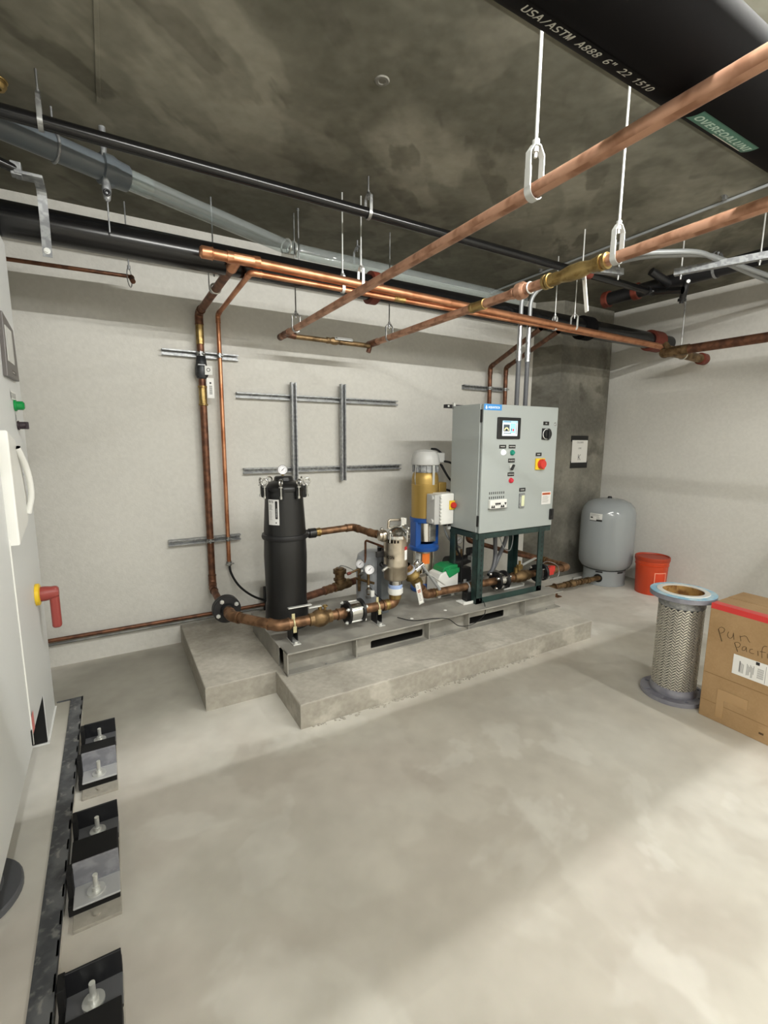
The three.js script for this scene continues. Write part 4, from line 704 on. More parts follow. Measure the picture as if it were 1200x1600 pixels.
{ // stainless bag filter
  const x = 1.615, z = SC + 0.01;
  const t = thing('bag_filter', 'small stainless bag filter housing with lift handle on the skid front', 'filter housing', [x, 0.4, z]);
  part(t, 'body', la(x, z, [[0.025, 0.563], [0.07, 0.566], [0.078, 0.574], [0.08, 0.585], [0.08, 0.655], [0.082, 0.66], [0.082, 0.668], [0.08, 0.672], [0.08, 0.85], [0.084, 0.855]], 40), M.stainless);
  const l = part(t, 'lid', la(x, z, [[0.084, 0.852], [0.094, 0.855], [0.094, 0.875], [0.086, 0.88], [0.078, 0.896], [0.056, 0.92], [0.03, 0.934], [0, 0.938]], 40), M.chrome);
  part(l, 'lift_handle', sw([[x - 0.055, 0.91, z - 0.01], [x - 0.05, 0.972, z - 0.01], [x + 0.055, 0.965, z - 0.01], [x + 0.055, 0.915, z - 0.01]], 0.0085, 0.015, 10), M.stainless);
  part(l, 'wing_nut', [bx(x + 0.03, x + 0.055, 0.93, 0.985, z + 0.01, z + 0.02, 0.003), bx(x + 0.055, x + 0.075, 0.935, 0.98, z + 0.005, z + 0.014, 0.003)], M.zincBright);
  for (let i = 0; i < 5; i++) { const a = i * 1.256 + 0.3, p = V(x + 0.097 * Math.sin(a), 0.862, z + 0.097 * Math.cos(a)); part(l, 'swing_bolt', [cy([p.x, 0.835, p.z], [p.x, 0.9, p.z], 0.006, 0.006, 10), sph([p.x, 0.905, p.z], 0.012)], M.chrome); }
  part(t, 'side_port', [cy([x - 0.06, 0.87, z - 0.01], [x - 0.12, 0.87, z - 0.02], 0.034, 0.034, 20), lz([x - 0.082, 0.87, z - 0.014], [-1, 0, -0.15], [[0.034, 0], [0.042, 0.002], [0.042, 0.02], [0.034, 0.022]], 20)], M.stainless);
  part(t, 'lower_neck', la(x, z, [[0.03, 0.5], [0.045, 0.503], [0.045, 0.565]], 24), M.chrome);
  part(t, 'thread_tape', la(x, z, [[0.046, 0.505], [0.047, 0.51], [0.047, 0.53], [0.046, 0.532]], 24), S({ color: 0x9bb0d8, roughness: 0.6 }));
  part(t, 'union_nut', [cy([x, 0.47, z], [x, 0.505, z], 0.053, 0.053, 8), cy([x, 0.462, z], [x, 0.472, z], 0.046, 0.046, 20)], M.whitePlastic);
  part(t, 'brass_adapter', la(x, z, [[0.04, 0.43], [0.042, 0.433], [0.042, 0.468]], 24), M.brass);
  part(t, 'mounting_bracket', [bx(x - 0.13, x - 0.06, 0.72, 0.76, z - 0.045, z - 0.03, 0.003), bx(x - 0.1, x - 0.075, 0.66, 0.675, z - 0.02, z + 0.02, 0.003)], M.blackIron);
  part(t, 'sampling_tap', cy([x - 0.08, 0.66, z + 0.02], [x - 0.125, 0.652, z + 0.045], 0.008, 0.008, 10), M.zincBright);
  part(t, 'lettering', wrapLabel(x, z, 0.0806, 0.715, 0.75, -1.0, 0.06), etch(128, 64, (c) => { c.fillStyle = '#2a2622'; c.font = 'bold 52px sans-serif'; c.textBaseline = 'middle'; c.fillText('KION', 4, 34, 120); }));
  part(t, 'lettering', wrapLabel(x, z, 0.0806, 0.825, 0.85, -0.75, 0.09), etch(192, 52, (c) => { c.fillStyle = '#2a2622'; c.fillRect(8, 4, 30, 44); c.fillRect(56, 4, 34, 44); c.fillRect(104, 4, 26, 44); c.fillRect(148, 10, 26, 34); }));
  part(t, 'sticker', wrapLabel(x, z, 0.081, 0.71, 0.8, 0.45, 0.03), txt(48, 128, '#f0f0ee', (c) => { c.fillStyle = '#b02a2a'; c.fillRect(0, 0, 48, 34); }));
}
{ // gauge tree and grey canister behind the front pipe
  const t = thing('gauge_manifold', 'small manifold with two round gauges in front of the grey canister', 'gauge manifold', [1.46, 0.4, -2.76]);
  gauge(t, [1.475, 0.628, -2.86], [-0.55, 0.05, 1], 0.03); gauge(t, [1.475, 0.622, -2.72], [-0.35, 0.1, 1], 0.034);
  part(t, 'stem', [cy([1.478, 0.425, -2.88], [1.478, 0.6, -2.88], 0.011, 0.011, 12), cy([1.475, 0.44, -2.735], [1.475, 0.59, -2.735], 0.01, 0.01, 12), cy([1.455, 0.52, -2.88], [1.51, 0.52, -2.72], 0.009, 0.009, 10)], M.bronze);
  part(t, 'needle_valve', [hex([1.475, 0.45, -2.735], [1.475, 0.48, -2.735], 0.017), sph([1.475, 0.5, -2.735], 0.015), hex([1.475, 0.415, -2.735], [1.475, 0.432, -2.735], 0.02), cy([1.478, 0.55, -2.86], [1.478, 0.57, -2.82], 0.012, 0.012, 12)], M.zinc);
  part(t, 'sensor_wire', curve([[1.49, 0.49, -2.74], [1.53, 0.43, -2.72], [1.56, 0.4, -2.68]], 0.003, 16, 6), M.rubber);
  part(t, 'tap', [cy([1.478, 0.585, -2.88], [1.40, 0.565, -2.88], 0.008, 0.008, 10)], M.bronze); part(t, 'tap_tip', cy([1.41, 0.567, -2.88], [1.385, 0.562, -2.88], 0.011, 0.011, 10), M.redIron);
  part(t, 'white_plug', cy([1.478, 0.59, -2.84], [1.482, 0.56, -2.83], 0.007, 0.007, 10), M.whitePlastic); part(t, 'connector', bx(1.478, 1.505, 0.43, 0.475, -2.72, -2.7, 0.003), M.whitePlastic);
  const c = thing('grey_canister', 'blue grey canister standing behind the stainless bag filter', 'canister', [1.6, SK, -2.92]);
  part(c, 'shell', la(1.6, -2.92, [[0, 0.3], [0.1, 0.3], [0.112, 0.315], [0.112, 0.62], [0.1, 0.672], [0.06, 0.7], [0, 0.708]], 36), S({ color: 0x9da1a6, roughness: 0.35 }));
  part(c, 'foot_ring', la(1.6, -2.92, [[0.09, 0.28], [0.095, 0.28], [0.1, 0.303]], 28), M.darkSteel);
  const ch = thing('strut_post', 'upright grey channel post between the grey canister and the bag filter', 'strut channel', [1.63, SK, -2.77]);
  part(ch, 'rail', [ext(channelShape(0.06), 0.49).rotateX(-Math.PI / 2).translate(1.61, SK, -2.74)], S({ color: 0x6f757a, roughness: 0.45, metalness: 0.2 }));
  part(ch, 'bracket', [bx(1.55, 1.6, 0.72, 0.76, -2.75, -2.735, 0.003), bx(1.575, 1.585, 0.725, 0.76, -2.74, -2.7, 0.003), sph([1.575, 0.745, -2.7], 0.02), sph([1.57, 0.645, -2.72], 0.018)], M.blackIron);
}
{ // rear copper pipe with a bronze check valve
  const t = thing('copper_pipe', 'dark copper pipe behind the filter vessel with a bronze check valve standing up', 'pipe', [1.4, 0.4, -3.08]);
  part(t, 'pipe', sw([[1.02, 0.4, -2.97], [1.62, 0.4, -3.19]], 0.027, 0.05, 18), M.copperOld);
  const d = V(0.6, 0, -0.22).normalize(), p = V(1.44, 0.4, -3.125);
  part(t, 'coupling', coupling(p.clone().addScaledVector(d, -0.16), p.clone().addScaledVector(d, -0.09), 0.0275), M.copperBrown);
  const v = part(t, 'check_valve', [lz(p.clone().addScaledVector(d, -0.06), d, [[0.027, 0], [0.036, 0.004], [0.034, 0.03], [0.04, 0.06], [0.034, 0.1], [0.038, 0.13], [0.036, 0.16], [0.027, 0.164]], 20)], M.bronze);
  part(v, 'bonnet', [cy([p.x, 0.42, p.z], [p.x, 0.5, p.z], 0.038, 0.036, 20), hex([p.x, 0.495, p.z], [p.x, 0.53, p.z], 0.05), hex([p.x, 0.44, p.z], [p.x, 0.46, p.z], 0.047), cy([p.x, 0.53, p.z], [p.x, 0.54, p.z], 0.03, 0.03, 16)], M.bronze);
  part(v, 'sensor_wire', curve([[p.x - 0.01, 0.538, p.z], [p.x, 0.56, p.z + 0.02], [p.x + 0.06, 0.54, p.z + 0.14], [p.x + 0.05, 0.5, p.z + 0.24]], 0.0035, 24, 6), M.galv);
}
{ // discharge run to the right
  const y = 0.392, z = -2.662;
  const t = thing('discharge_pipe', 'brown copper pipe passing under the panel stand with valves and a red tag', 'pipe', [1.9, y, z]);
  plumb(t, [[1.735, 0.63, z + 0.0], [1.9, y, z], [3.44, y, z], [3.44, y, -3.36]], 0.029, M.copperBrown, { b: 0.05, seg: 18 });
  const dd = V(0.165, -0.238, 0).normalize(), c = V(1.79, 0.55, z);
  const bv = part(t, 'valve', lz(c.clone().addScaledVector(dd, -0.07), dd, [[0.03, 0], [0.036, 0.003], [0.036, 0.022], [0.05, 0.03], [0.05, 0.045], [0.058, 0.06], [0.058, 0.075], [0.046, 0.085], [0.04, 0.1], [0.04, 0.15], [0.031, 0.155]], 22), M.brass, { label: 'brass valve at the sloping branch' });
  part(bv, 'tape_wrap', cy(c.clone().addScaledVector(dd, -0.06), c.clone().addScaledVector(dd, -0.03), 0.045, 0.042, 20), S({ color: 0xb9bfd0, roughness: 0.5 }));
  part(bv, 'actuator', [bx(1.8, 1.9, 0.545, 0.57, z + 0.02, z + 0.05, 0.004).rotateZ(0), cy([1.8, 0.59, z + 0.02], [1.86, 0.63, z + 0.03], 0.022, 0.022, 14), sph([1.8, 0.645, z + 0.03], 0.022), bx(1.84, 1.87, 0.56, 0.6, z - 0.01, z + 0.04, 0.003)], M.chrome);
  part(bv, 'handle', bx(-0.09, 0.09, -0.004, 0.004, -0.014, 0.014, 0.003).rotateZ(-0.62).translate(1.955, 0.515, z + 0.06), M.zincBright, { label: 'lever handle' });
  part(bv, 'grey_bar', cy([1.83, 0.63, z + 0.06], [1.975, 0.44, z + 0.075], 0.009, 0.011, 12), M.conduit);
  part(bv, 'paper_tag', patch([1.79, 0.445, z + 0.09], [0.97, 0.24, 0], [-0.24, 0.97, 0], 0.042, 0.16), txt(48, 192, '#e6e5e0', (c2, w, h) => { c2.strokeStyle = '#8a8a86'; c2.lineWidth = 3; c2.strokeRect(4, 4, w - 8, h - 8); c2.fillStyle = '#b98878'; c2.fillRect(10, 60, 28, 30); lines(c2, 10, 100, 26, 5, 14, 5, '#888'); lines(c2, 10, 18, 24, 3, 12, 5, '#888'); }));
  part(t, 'solder_ring', tor([1.985, y, z], [1, 0, 0], 0.031, 0.003), M.brass);
  part(t, 'clamp', [tor([2.29, y, z], [1, 0, 0], 0.032, 0.006), bx(2.277, 2.303, y - 0.06, y + 0.0, z + 0.028, z + 0.034, 0.002), bx(2.279, 2.301, y + 0.01, y + 0.05, z - 0.03, z - 0.022, 0.002)], M.galv);
  const w = part(t, 'wafer_valve', lz([2.6, y, z], [1, 0, 0], [[0.03, 0], [0.056, 0.002], [0.056, 0.058], [0.03, 0.06]], 32), M.chrome, { label: 'polished wafer valve' });
  for (const q of [2.575, 2.66]) part(w, 'flange', lz([q, y, z], [1, 0, 0], [[0.03, 0], [0.07, 0], [0.073, 0.003], [0.073, 0.018], [0.07, 0.022], [0.03, 0.022]], 32), M.blackPlastic);
  for (let i = 0; i < 4; i++) { const a = i * Math.PI / 2 + 0.6, cz = z + Math.cos(a) * 0.06, c2 = y + Math.sin(a) * 0.06; part(w, 'bolt', [cy([2.555, c2, cz], [2.695, c2, cz], 0.006, 0.006, 10), sph([2.56, c2, cz], 0.016), sph([2.69, c2, cz], 0.014)], M.chrome); }
  part(t, 'coupling', coupling([2.69, y, z], [2.75, y, z], 0.03), M.copperBrown);
  const b2 = part(t, 'valve', lz([2.77, y, z], [1, 0, 0], [[0.03, 0], [0.042, 0.004], [0.042, 0.03], [0.05, 0.05], [0.05, 0.12], [0.042, 0.14], [0.042, 0.17], [0.03, 0.174]], 24), M.bronze, { label: 'bronze ball valve' });
  part(b2, 'stem', [cy([2.84, y + 0.03, z], [2.84, y + 0.13, z], 0.01, 0.01, 10), cy([2.8, y + 0.04, z], [2.8, y + 0.08, z], 0.016, 0.016, 12), bx(2.815, 2.865, y + 0.06, y + 0.1, z - 0.015, z + 0.015, 0.004)], M.brass);
  part(b2, 'handle', bx(-0.08, 0.09, -0.004, 0.004, -0.013, 0.013, 0.003).rotateZ(0.26).translate(2.94, y + 0.11, z), M.zincBright, { label: 'lever handle' });
  const f = part(t, 'flange', lz([3.03, y, z], [1, 0, 0], [[0.03, 0], [0.07, 0], [0.073, 0.003], [0.073, 0.02], [0.07, 0.024], [0.03, 0.024]], 32), M.blackIron, { label: 'black flange' });
  part(t, 'flange', lz([3.1, y, z], [1, 0, 0], [[0.03, 0], [0.07, 0], [0.073, 0.003], [0.073, 0.02], [0.07, 0.024], [0.03, 0.024]], 32), M.blackIron, { label: 'black flange' });
  for (let i = 0; i < 4; i++) { const a = i * Math.PI / 2 + 0.7, cz = z + Math.cos(a) * 0.055, c2 = y + Math.sin(a) * 0.055; part(f, 'bolt', [cy([3.01, c2, cz], [3.15, c2, cz], 0.006, 0.006, 10), sph([3.145, c2, cz], 0.014), sph([3.015, c2, cz], 0.014)], M.chrome); }
  part(t, 'red_tag', [bx(3.13, 3.19, y - 0.02, y + 0.045, z + 0.03, z + 0.06, 0.004), bx(3.16, 3.215, y + 0.0, y + 0.05, z + 0.015, z + 0.05, 0.004)], M.red);
  part(t, 'coupling', coupling([3.2, y, z], [3.27, y, z], 0.03), M.bronze);
  part(t, 'wire_loop', curve([[3.14, y - 0.06, z + 0.06], [3.22, y - 0.03, z + 0.08], [3.23, y + 0.05, z + 0.06], [3.15, y + 0.09, z + 0.02], [3.06, y + 0.08, z + 0.03]], 0.003, 30, 6), M.zinc);
  part(t, 'union', coupling([3.44, y, -2.98], [3.44, y, -2.9], 0.03), M.bronze);
  const s = thing('pipe_support', 'white tray like saddle under the discharge pipe by the panel stand', 'pipe support', [2.3, SK, z]);
  part(s, 'tray', [bx(2.2, 2.36, SK, SK + 0.01, z - 0.02, z + 0.075, 0.003), bx(2.2, 2.36, SK + 0.008, SK + 0.022, z + 0.068, z + 0.075, 0.002)], M.whitePlastic);
  part(s, 'block', [bx(2.25, 2.34, SK + 0.01, y - 0.03, z - 0.01, z + 0.05, 0.004)], M.blackPlastic);
  const s2 = thing('cover_tray', 'white tray lying on the skid inside the panel stand', 'tray', [2.85, SK, -2.75]);
  part(s2, 'tray', [bx(2.72, 2.95, SK, SK + 0.015, -2.84, -2.7, 0.004), bx(2.72, 2.95, SK + 0.012, SK + 0.03, -2.84, -2.832, 0.002), bx(2.943, 2.95, SK + 0.012, SK + 0.03, -2.84, -2.7, 0.002)], M.whitePlastic);
}
// ---------- vertical pump with variable speed drive ----------
{
  const x = 2.158, z = -3.055;
  const t = thing('vertical_pump', 'tall vertical pump with gold motor, blue lantern and stainless barrel beside the panel', 'pump', [x, SK, z]);
  part(t, 'base', la(x, z, [[0, SK], [0.1, SK], [0.104, 0.286], [0.104, 0.31], [0.09, 0.325], [0.082, 0.36], [0, 0.36]], 36), M.blue);
  part(t, 'barrel', la(x, z, [[0.084, 0.335], [0.084, 0.43], [0.086, 0.432], [0.084, 0.436], [0.084, 0.63]], 40), M.stainless);
  for (let i = 0; i < 4; i++) { const a = i * Math.PI / 2 + 0.25; part(t, 'tie_rod', cy([x + 0.1 * Math.sin(a), 0.31, z + 0.1 * Math.cos(a)], [x + 0.1 * Math.sin(a), 0.65, z + 0.1 * Math.cos(a)], 0.006, 0.006, 10), M.chrome); }
  part(t, 'lantern', [la(x, z, [[0.08, 0.615], [0.118, 0.62], [0.122, 0.63], [0.122, 0.65], [0.1, 0.67], [0.08, 0.675]], 40), la(x, z, [[0.085, 0.845], [0.115, 0.85], [0.117, 0.88], [0.1, 0.886], [0, 0.886]], 40), bx(x - 0.112, x - 0.06, 0.65, 0.86, z - 0.04, z + 0.05, 0.012, 3), bx(x + 0.065, x + 0.112, 0.65, 0.86, z - 0.04, z + 0.05, 0.012, 3), bx(x - 0.06, x + 0.06, 0.65, 0.86, z - 0.1, z - 0.06, 0.01, 2)], M.blue);
  const gd = part(t, 'coupling_guard', la(x, z, [[0.074, 0.69], [0.078, 0.695], [0.078, 0.84], [0.074, 0.845]], 36), M.chrome, { label: 'polished coupling guard' });
  part(gd, 'leaf_plate', bx(x + 0.0, x + 0.06, 0.69, 0.835, z + 0.068, z + 0.082, 0.012, 3), M.zinc);
  part(t, 'motor', la(x, z, [[0.09, 0.88], [0.106, 0.885], [0.107, 1.13], [0.11, 1.14], [0.11, 1.148], [0.107, 1.152], [0.107, 1.19], [0.1, 1.225], [0.085, 1.245], [0, 1.245]], 48), M.gold, { label: 'gold painted motor' });
  part(t, 'terminal_box', bx(x + 0.095, x + 0.17, 1.06, 1.16, z - 0.02, z + 0.06, 0.006), M.gold);
  const hd = part(t, 'drive_head', la(x, z, [[0, 1.3], [0.108, 1.3], [0.113, 1.305], [0.113, 1.33], [0.105, 1.375], [0.085, 1.405], [0.05, 1.418], [0, 1.42]], 44), M.greyPlastic, { label: 'grey plastic drive head' });
  part(hd, 'side_cover', bx(x + 0.07, x + 0.15, 1.315, 1.395, z - 0.05, z + 0.06, 0.012, 3), M.greyPlastic);
  part(t, 'cooling_fins', [la(x, z, [[0.085, 1.24], [0.09, 1.242], [0.09, 1.302], [0.085, 1.304]], 36), ...Array.from({ length: 14 }, (_, i) => { const a = i / 14 * Math.PI * 2; return bx(-0.006, 0.006, 1.245, 1.302, 0.085, 0.104, 0.002).rotateY(a).translate(x, 0, z); })], M.galv);
  part(t, 'bracket_strip', bx(x - 0.008, x + 0.012, 1.15, 1.3, z + 0.106, z + 0.113, 0.002), M.zincBright);
  part(t, 'wire_clip', sw([[x - 0.112, 1.305, z + 0.03], [x - 0.118, 1.2, z + 0.03], [x - 0.113, 1.15, z + 0.03]], 0.004, 0.02, 8), M.zinc);
  part(t, 'nameplate', wrapLabel(x, z, 0.0853, 0.49, 0.6, -1.15, 0.045), txt(64, 140, '#c9c9c4', (c) => { lines(c, 8, 14, 46, 4, 12, 4, '#777'); c.fillStyle = '#333'; c.fillRect(8, 64, 36, 8); lines(c, 8, 90, 46, 3, 12, 4, '#888'); }));
  part(t, 'orange_sticker', wrapLabel(x, z, 0.0855, 0.515, 0.6, -0.38, 0.062), M.orangeSticker);
  const cb = thing('cable_bundle', 'black cables looping from the pump head down behind the control panel', 'cable', [x + 0.15, 1.3, z]);
  for (const p of [[[x + 0.13, 1.33, z + 0.05], [x + 0.2, 1.31, z + 0.08], [x + 0.28, 1.2, z + 0.1], [x + 0.3, 1.05, z + 0.1]], [[x + 0.12, 1.3, z + 0.05], [x + 0.17, 1.2, z + 0.08], [x + 0.26, 1.1, z + 0.1], [x + 0.27, 0.95, z + 0.1], [x + 0.25, 0.8, z + 0.1], [x + 0.26, 0.6, z + 0.1]], [[x + 0.125, 1.305, z + 0.03], [x + 0.19, 1.2, z + 0.05], [x + 0.27, 1.1, z + 0.07], [x + 0.28, 0.9, z + 0.07]], [[x + 0.04, 1.425, z + 0.02], [x + 0.09, 1.42, z + 0.02], [x + 0.15, 1.385, z + 0.02]], [[x + 0.17, 1.1, z + 0.02], [x + 0.21, 1.09, z + 0.04], [x + 0.25, 1.06, z + 0.08], [x + 0.25, 0.86, z + 0.1], [x + 0.2, 0.66, z + 0.16], [x + 0.26, 0.56, z + 0.15]]]) part(cb, 'cable', curve(p, 0.0085, 36, 8), M.rubber);
  part(cb, 'grey_cable', curve([[x + 0.09, 0.86, z + 0.12], [x + 0.14, 0.74, z + 0.12], [x + 0.22, 0.66, z + 0.1], [x + 0.34, 0.6, z + 0.05]], 0.009, 30, 8), M.conduit);
}
{ // junction box in front of the pump
  const t = thing('junction_box', 'light grey junction box with red and yellow switch between pump and panel', 'junction box', [2.2, 0.97, -2.9]);
  part(t, 'box', bx(2.1, 2.16, 0.855, 1.085, -2.95, -2.84, 0.008, 2), M.greyPlastic);
  part(t, 'lid', bx(2.155, 2.281, 0.85, 1.09, -2.955, -2.835, 0.01, 3), M.whitePlastic);
  for (let i = 0; i < 8; i++) part(t, 'latch', bx(2.142, 2.16, 0.87 + i * 0.027, 0.886 + i * 0.027, -2.838, -2.822, 0.004), M.whitePlastic);
  for (const y of [0.88, 1.06]) part(t, 'hinge', cy([2.085, y, -2.87], [2.13, y, -2.87], 0.019, 0.019, 14), M.greyPlastic);
  const s = part(t, 'switch', bx(2.232, 2.281, 0.965, 1.035, -2.836, -2.824, 0.003), M.yellow, { label: 'yellow switch plate' });
  part(s, 'knob', lz([2.262, 1.0, -2.824], [0, 0, 1], [[0.024, 0], [0.024, 0.012], [0.018, 0.022], [0, 0.022]], 20), M.red);
  part(t, 'cable_gland', [cy([2.24, 0.83, -2.89], [2.24, 0.855, -2.89], 0.014, 0.014, 12), cy([2.265, 0.83, -2.87], [2.265, 0.855, -2.87], 0.012, 0.012, 12)], M.blackPlastic);
  part(t, 'mounting_arm', bx(2.13, 2.29, 0.93, 0.97, -2.97, -2.95, 0.003), M.galv);
}
{ // dosing pump: white body, green top
  const t = thing('dosing_pump', 'small white box with a green top on the skid behind the discharge pipe', 'dosing pump', [2.21, SK, -2.86]);
  const b = ext(poly([[-0.1, 0], [0.1, 0], [0.1, 0.22], [0.02, 0.225], [-0.075, 0.19], [-0.1, 0.14]]), 0.13, { bevelEnabled: true, bevelSize: 0.008, bevelThickness: 0.008, bevelSegments: 3, bevelOffset: -0.008 });
  part(t, 'body', b.clone().scale(1, 0.9, 1).translate(2.21, 0.3, -2.93), M.whitePlastic);
  part(t, 'green_top', ext(poly([[-0.05, 0.2], [0.104, 0.2], [0.104, 0.262], [0.03, 0.268], [-0.03, 0.25]]), 0.12, { bevelEnabled: true, bevelSize: 0.006, bevelThickness: 0.006, bevelSegments: 3, bevelOffset: -0.006 }).scale(1, 0.86, 1).translate(2.21, 0.3, -2.932), M.green);
  part(t, 'green_flap', ext(poly([[-0.01, 0.19], [0.01, 0.16], [0.104, 0.2], [0.104, 0.24], [-0.03, 0.24]]), 0.006).scale(1, 0.86, 1).translate(2.21, 0.3, -2.792), M.green);
  part(t, 'feet', [bx(2.13, 2.16, SK, 0.302, -2.93, -2.81, 0.003), bx(2.26, 2.29, SK, 0.302, -2.93, -2.81, 0.003)], M.whitePlastic);
}
// ---------- control panel on its slotted stand ----------
{
  const t = thing('panel_stand', 'dark green slotted angle stand under the grey control panel', 'stand', [2.65, SK, -2.72]);
  const leg = (x, z, sx, sz) => {
    const w = 0.06, th = 0.004; const a = x + (sx > 0 ? 0 : -w), c = z + (sz > 0 ? 0 : -w);
    const l = part(t, 'leg', [bx(a, a + w, SK, 0.815, sz > 0 ? z : z - th, sz > 0 ? z + th : z, 0.001), bx(sx > 0 ? x : x - th, sx > 0 ? x + th : x, SK, 0.815, c, c + w, 0.001)], M.tealFrame);
    const sl = []; for (let i = 0; i < 13; i++) { const y = 0.31 + i * 0.038; sl.push(cy([a + w * 0.62, y, z + (sz > 0 ? -0.0006 : 0.0006)], [a + w * 0.62, y, z + (sz > 0 ? 0.004 : -0.004)], 0.006, 0.006, 8).scale(1, 1, 1)); sl.push(bx(a + w * 0.62 - 0.005, a + w * 0.62 + 0.005, y - 0.009, y + 0.009, z - 0.0008, z + 0.0008, 0)); }
    part(l, 'slot_holes', sl, M.blackPlastic);
  };
  leg(2.292, -2.558, 1, -1); leg(2.99, -2.558, -1, -1); leg(2.292, -2.888, 1, 1); leg(2.99, -2.888, -1, 1);
  part(t, 'bottom_rail', [bx(2.292, 2.99, SK, 0.325, -2.562, -2.558, 0.001), bx(2.292, 2.99, SK, 0.284, -2.6, -2.558, 0.001)], M.tealFrame);
  part(t, 'top_rail', [bx(2.27, 3.06, 0.775, 0.819, -2.568, -2.56, 0.001), bx(2.27, 3.06, 0.813, 0.82, -2.61, -2.56, 0.001)], M.tealFrame);
  part(t, 'side_rail', [bx(2.29, 2.296, 0.775, 0.819, -2.89, -2.56, 0.001), bx(2.29, 2.34, 0.813, 0.819, -2.89, -2.56, 0.001)], M.tealFrame);
  part(t, 'back_rail', bx(2.29, 2.99, 0.775, 0.819, -2.892, -2.886, 0.001), M.tealFrame);
}
{
  const x0 = 2.285, x1 = 3.055, y0 = 0.822, y1 = 1.75, zf = -2.573, zd = -2.55;
  const t = thing('control_panel', 'grey steel control panel with touch screen and switches on the green stand', 'control panel', [2.67, y0, -2.72]);
  part(t, 'enclosure', bx(x0, x1, y0, y1, -2.895, zf - 0.006, 0.006, 2), M.panelGrey);
  const d = part(t, 'door', bx(x0 + 0.006, x1 + 0.003, y0 - 0.002, y1, zf, zd, 0.006, 2), M.panelGrey);
  part(t, 'hinge', [bx(x0 + 0.0, x0 + 0.012, 1.62, 1.71, zf - 0.007, zf + 0.012, 0.002), bx(x0 + 0.0, x0 + 0.012, 0.87, 0.95, zf - 0.007, zf + 0.012, 0.002)], M.blackPlastic);
  part(t, 'mounting_strap', [bx(2.23, 2.7, 1.735, 1.762, -2.935, -2.897, 0.002)], M.blackIron); part(t, 'strap_clip', [bx(2.285, 2.306, 1.73, 1.775, -2.9, -2.88, 0.002), bx(2.24, 2.255, 1.742, 1.756, -2.897, -2.892, 0.001)], M.zincBright);
  part(t, 'corner_foot', bx(2.265, 2.29, 0.8, 0.84, -2.9, -2.88, 0.003), M.whitePaint);
  const P = (cx, cy_, w, h, m, name = 'nameplate', label) => part(d, name, bx(cx - w / 2, cx + w / 2, cy_ - h / 2, cy_ + h / 2, zd - 0.001, zd + 0.002, 0.0005), M.blackPlastic) && part(d, name, patch([cx, cy_, zd + 0.0026], [1, 0, 0], [0, 1, 0], w, h), m, { label });
  const np = (s) => txt(160, 72, '#121212', (c, w, h) => { c.fillStyle = '#dcdcda'; c.font = 'bold 30px sans-serif'; c.textAlign = 'center'; c.textBaseline = 'middle'; c.fillText(s, w / 2, h / 2, w - 20); });
  const fl = (cx, cy_, w, h, m, name, label) => part(d, name, patch([cx, cy_, zd + 0.0012], [1, 0, 0], [0, 1, 0], w, h), m, { label });
  fl(2.375, 1.727, 0.168, 0.042, txt(256, 64, '#3f8fd6', (c) => { c.fillStyle = '#fff'; c.beginPath(); c.arc(34, 40, 13, 0, 7); c.fill(); c.beginPath(); c.moveTo(34, 8); c.lineTo(46, 36); c.lineTo(22, 36); c.fill(); c.font = 'bold 32px sans-serif'; c.textBaseline = 'middle'; c.fillText('AQUATECH', 60, 33, 184); }), 'maker_plate', 'blue plate with a white drop');
  const h = part(d, 'touch_screen', bx(2.42, 2.648, 1.505, 1.66, zd - 0.002, zd + 0.012, 0.006, 2), M.blackPlastic, { label: 'black framed touch screen' });
  part(h, 'screen', patch([2.537, 1.582, zd + 0.0128], [1, 0, 0], [0, 1, 0], 0.15, 0.108), (() => { const tt = canvas(256, 184, (c, w, hh) => { c.fillStyle = '#dff0f6'; c.fillRect(0, 0, w, hh); c.fillStyle = '#9fc4d8'; c.fillRect(0, 0, w, 26); c.fillStyle = '#5b86a0'; c.fillRect(20, 6, 120, 12); c.fillStyle = '#3a4650'; c.fillRect(18, 46, 104, 84); c.fillStyle = '#e4d79a'; c.beginPath(); c.arc(70, 120, 40, Math.PI, 0); c.fill(); c.fillStyle = '#26303a'; c.beginPath(); c.arc(70, 120, 24, Math.PI, 0); c.fill(); c.fillStyle = '#8fd4e6'; c.fillRect(130, 30, 90, 120); c.fillStyle = '#d84a5a'; c.beginPath(); c.arc(184, 112, 16, 0, 7); c.fill(); c.fillStyle = '#2b3a44'; c.fillRect(150, 94, 12, 30); c.fillRect(20, 148, 130, 10); c.fillRect(228, 20, 10, 150); }); return S({ map: tt, emissive: 0xffffff, emissiveMap: tt, emissiveIntensity: 0.16, roughness: 0.2 }); })(), { label: 'lit screen' });
  P(2.484, 1.45, 0.066, 0.026, np('POWER')); P(2.578, 1.45, 0.066, 0.026, np('PUMP RUN')); P(2.578, 1.348, 0.066, 0.03, np('OFF HAND AUTO')); P(2.578, 1.246, 0.064, 0.028, np('COMMON ALARM')); P(2.862, 1.39, 0.062, 0.027, np('MAIN')); P(2.926, 1.626, 0.062, 0.028, np('VFD')); P(2.706, 1.124, 0.064, 0.028, np('HOURS'));
  const btn = (cx, cy_, m, label) => { const r = part(d, 'pilot_lamp', lz([cx, cy_, zd], [0, 0, 1], [[0.02, 0], [0.02, 0.006], [0.016, 0.008], [0.016, 0.016], [0.011, 0.022], [0, 0.024]], 24), m, { label }); };
  btn(2.49, 1.408, S({ color: 0xf4f6f6, emissive: 0xffffff, emissiveIntensity: 0.22, roughness: 0.2 }), 'lit white pilot lamp'); btn(2.58, 1.406, M.glassLamp(0x11806a), 'green pilot lamp'); btn(2.58, 1.2, M.glassLamp(0xb82838), 'red pilot lamp');
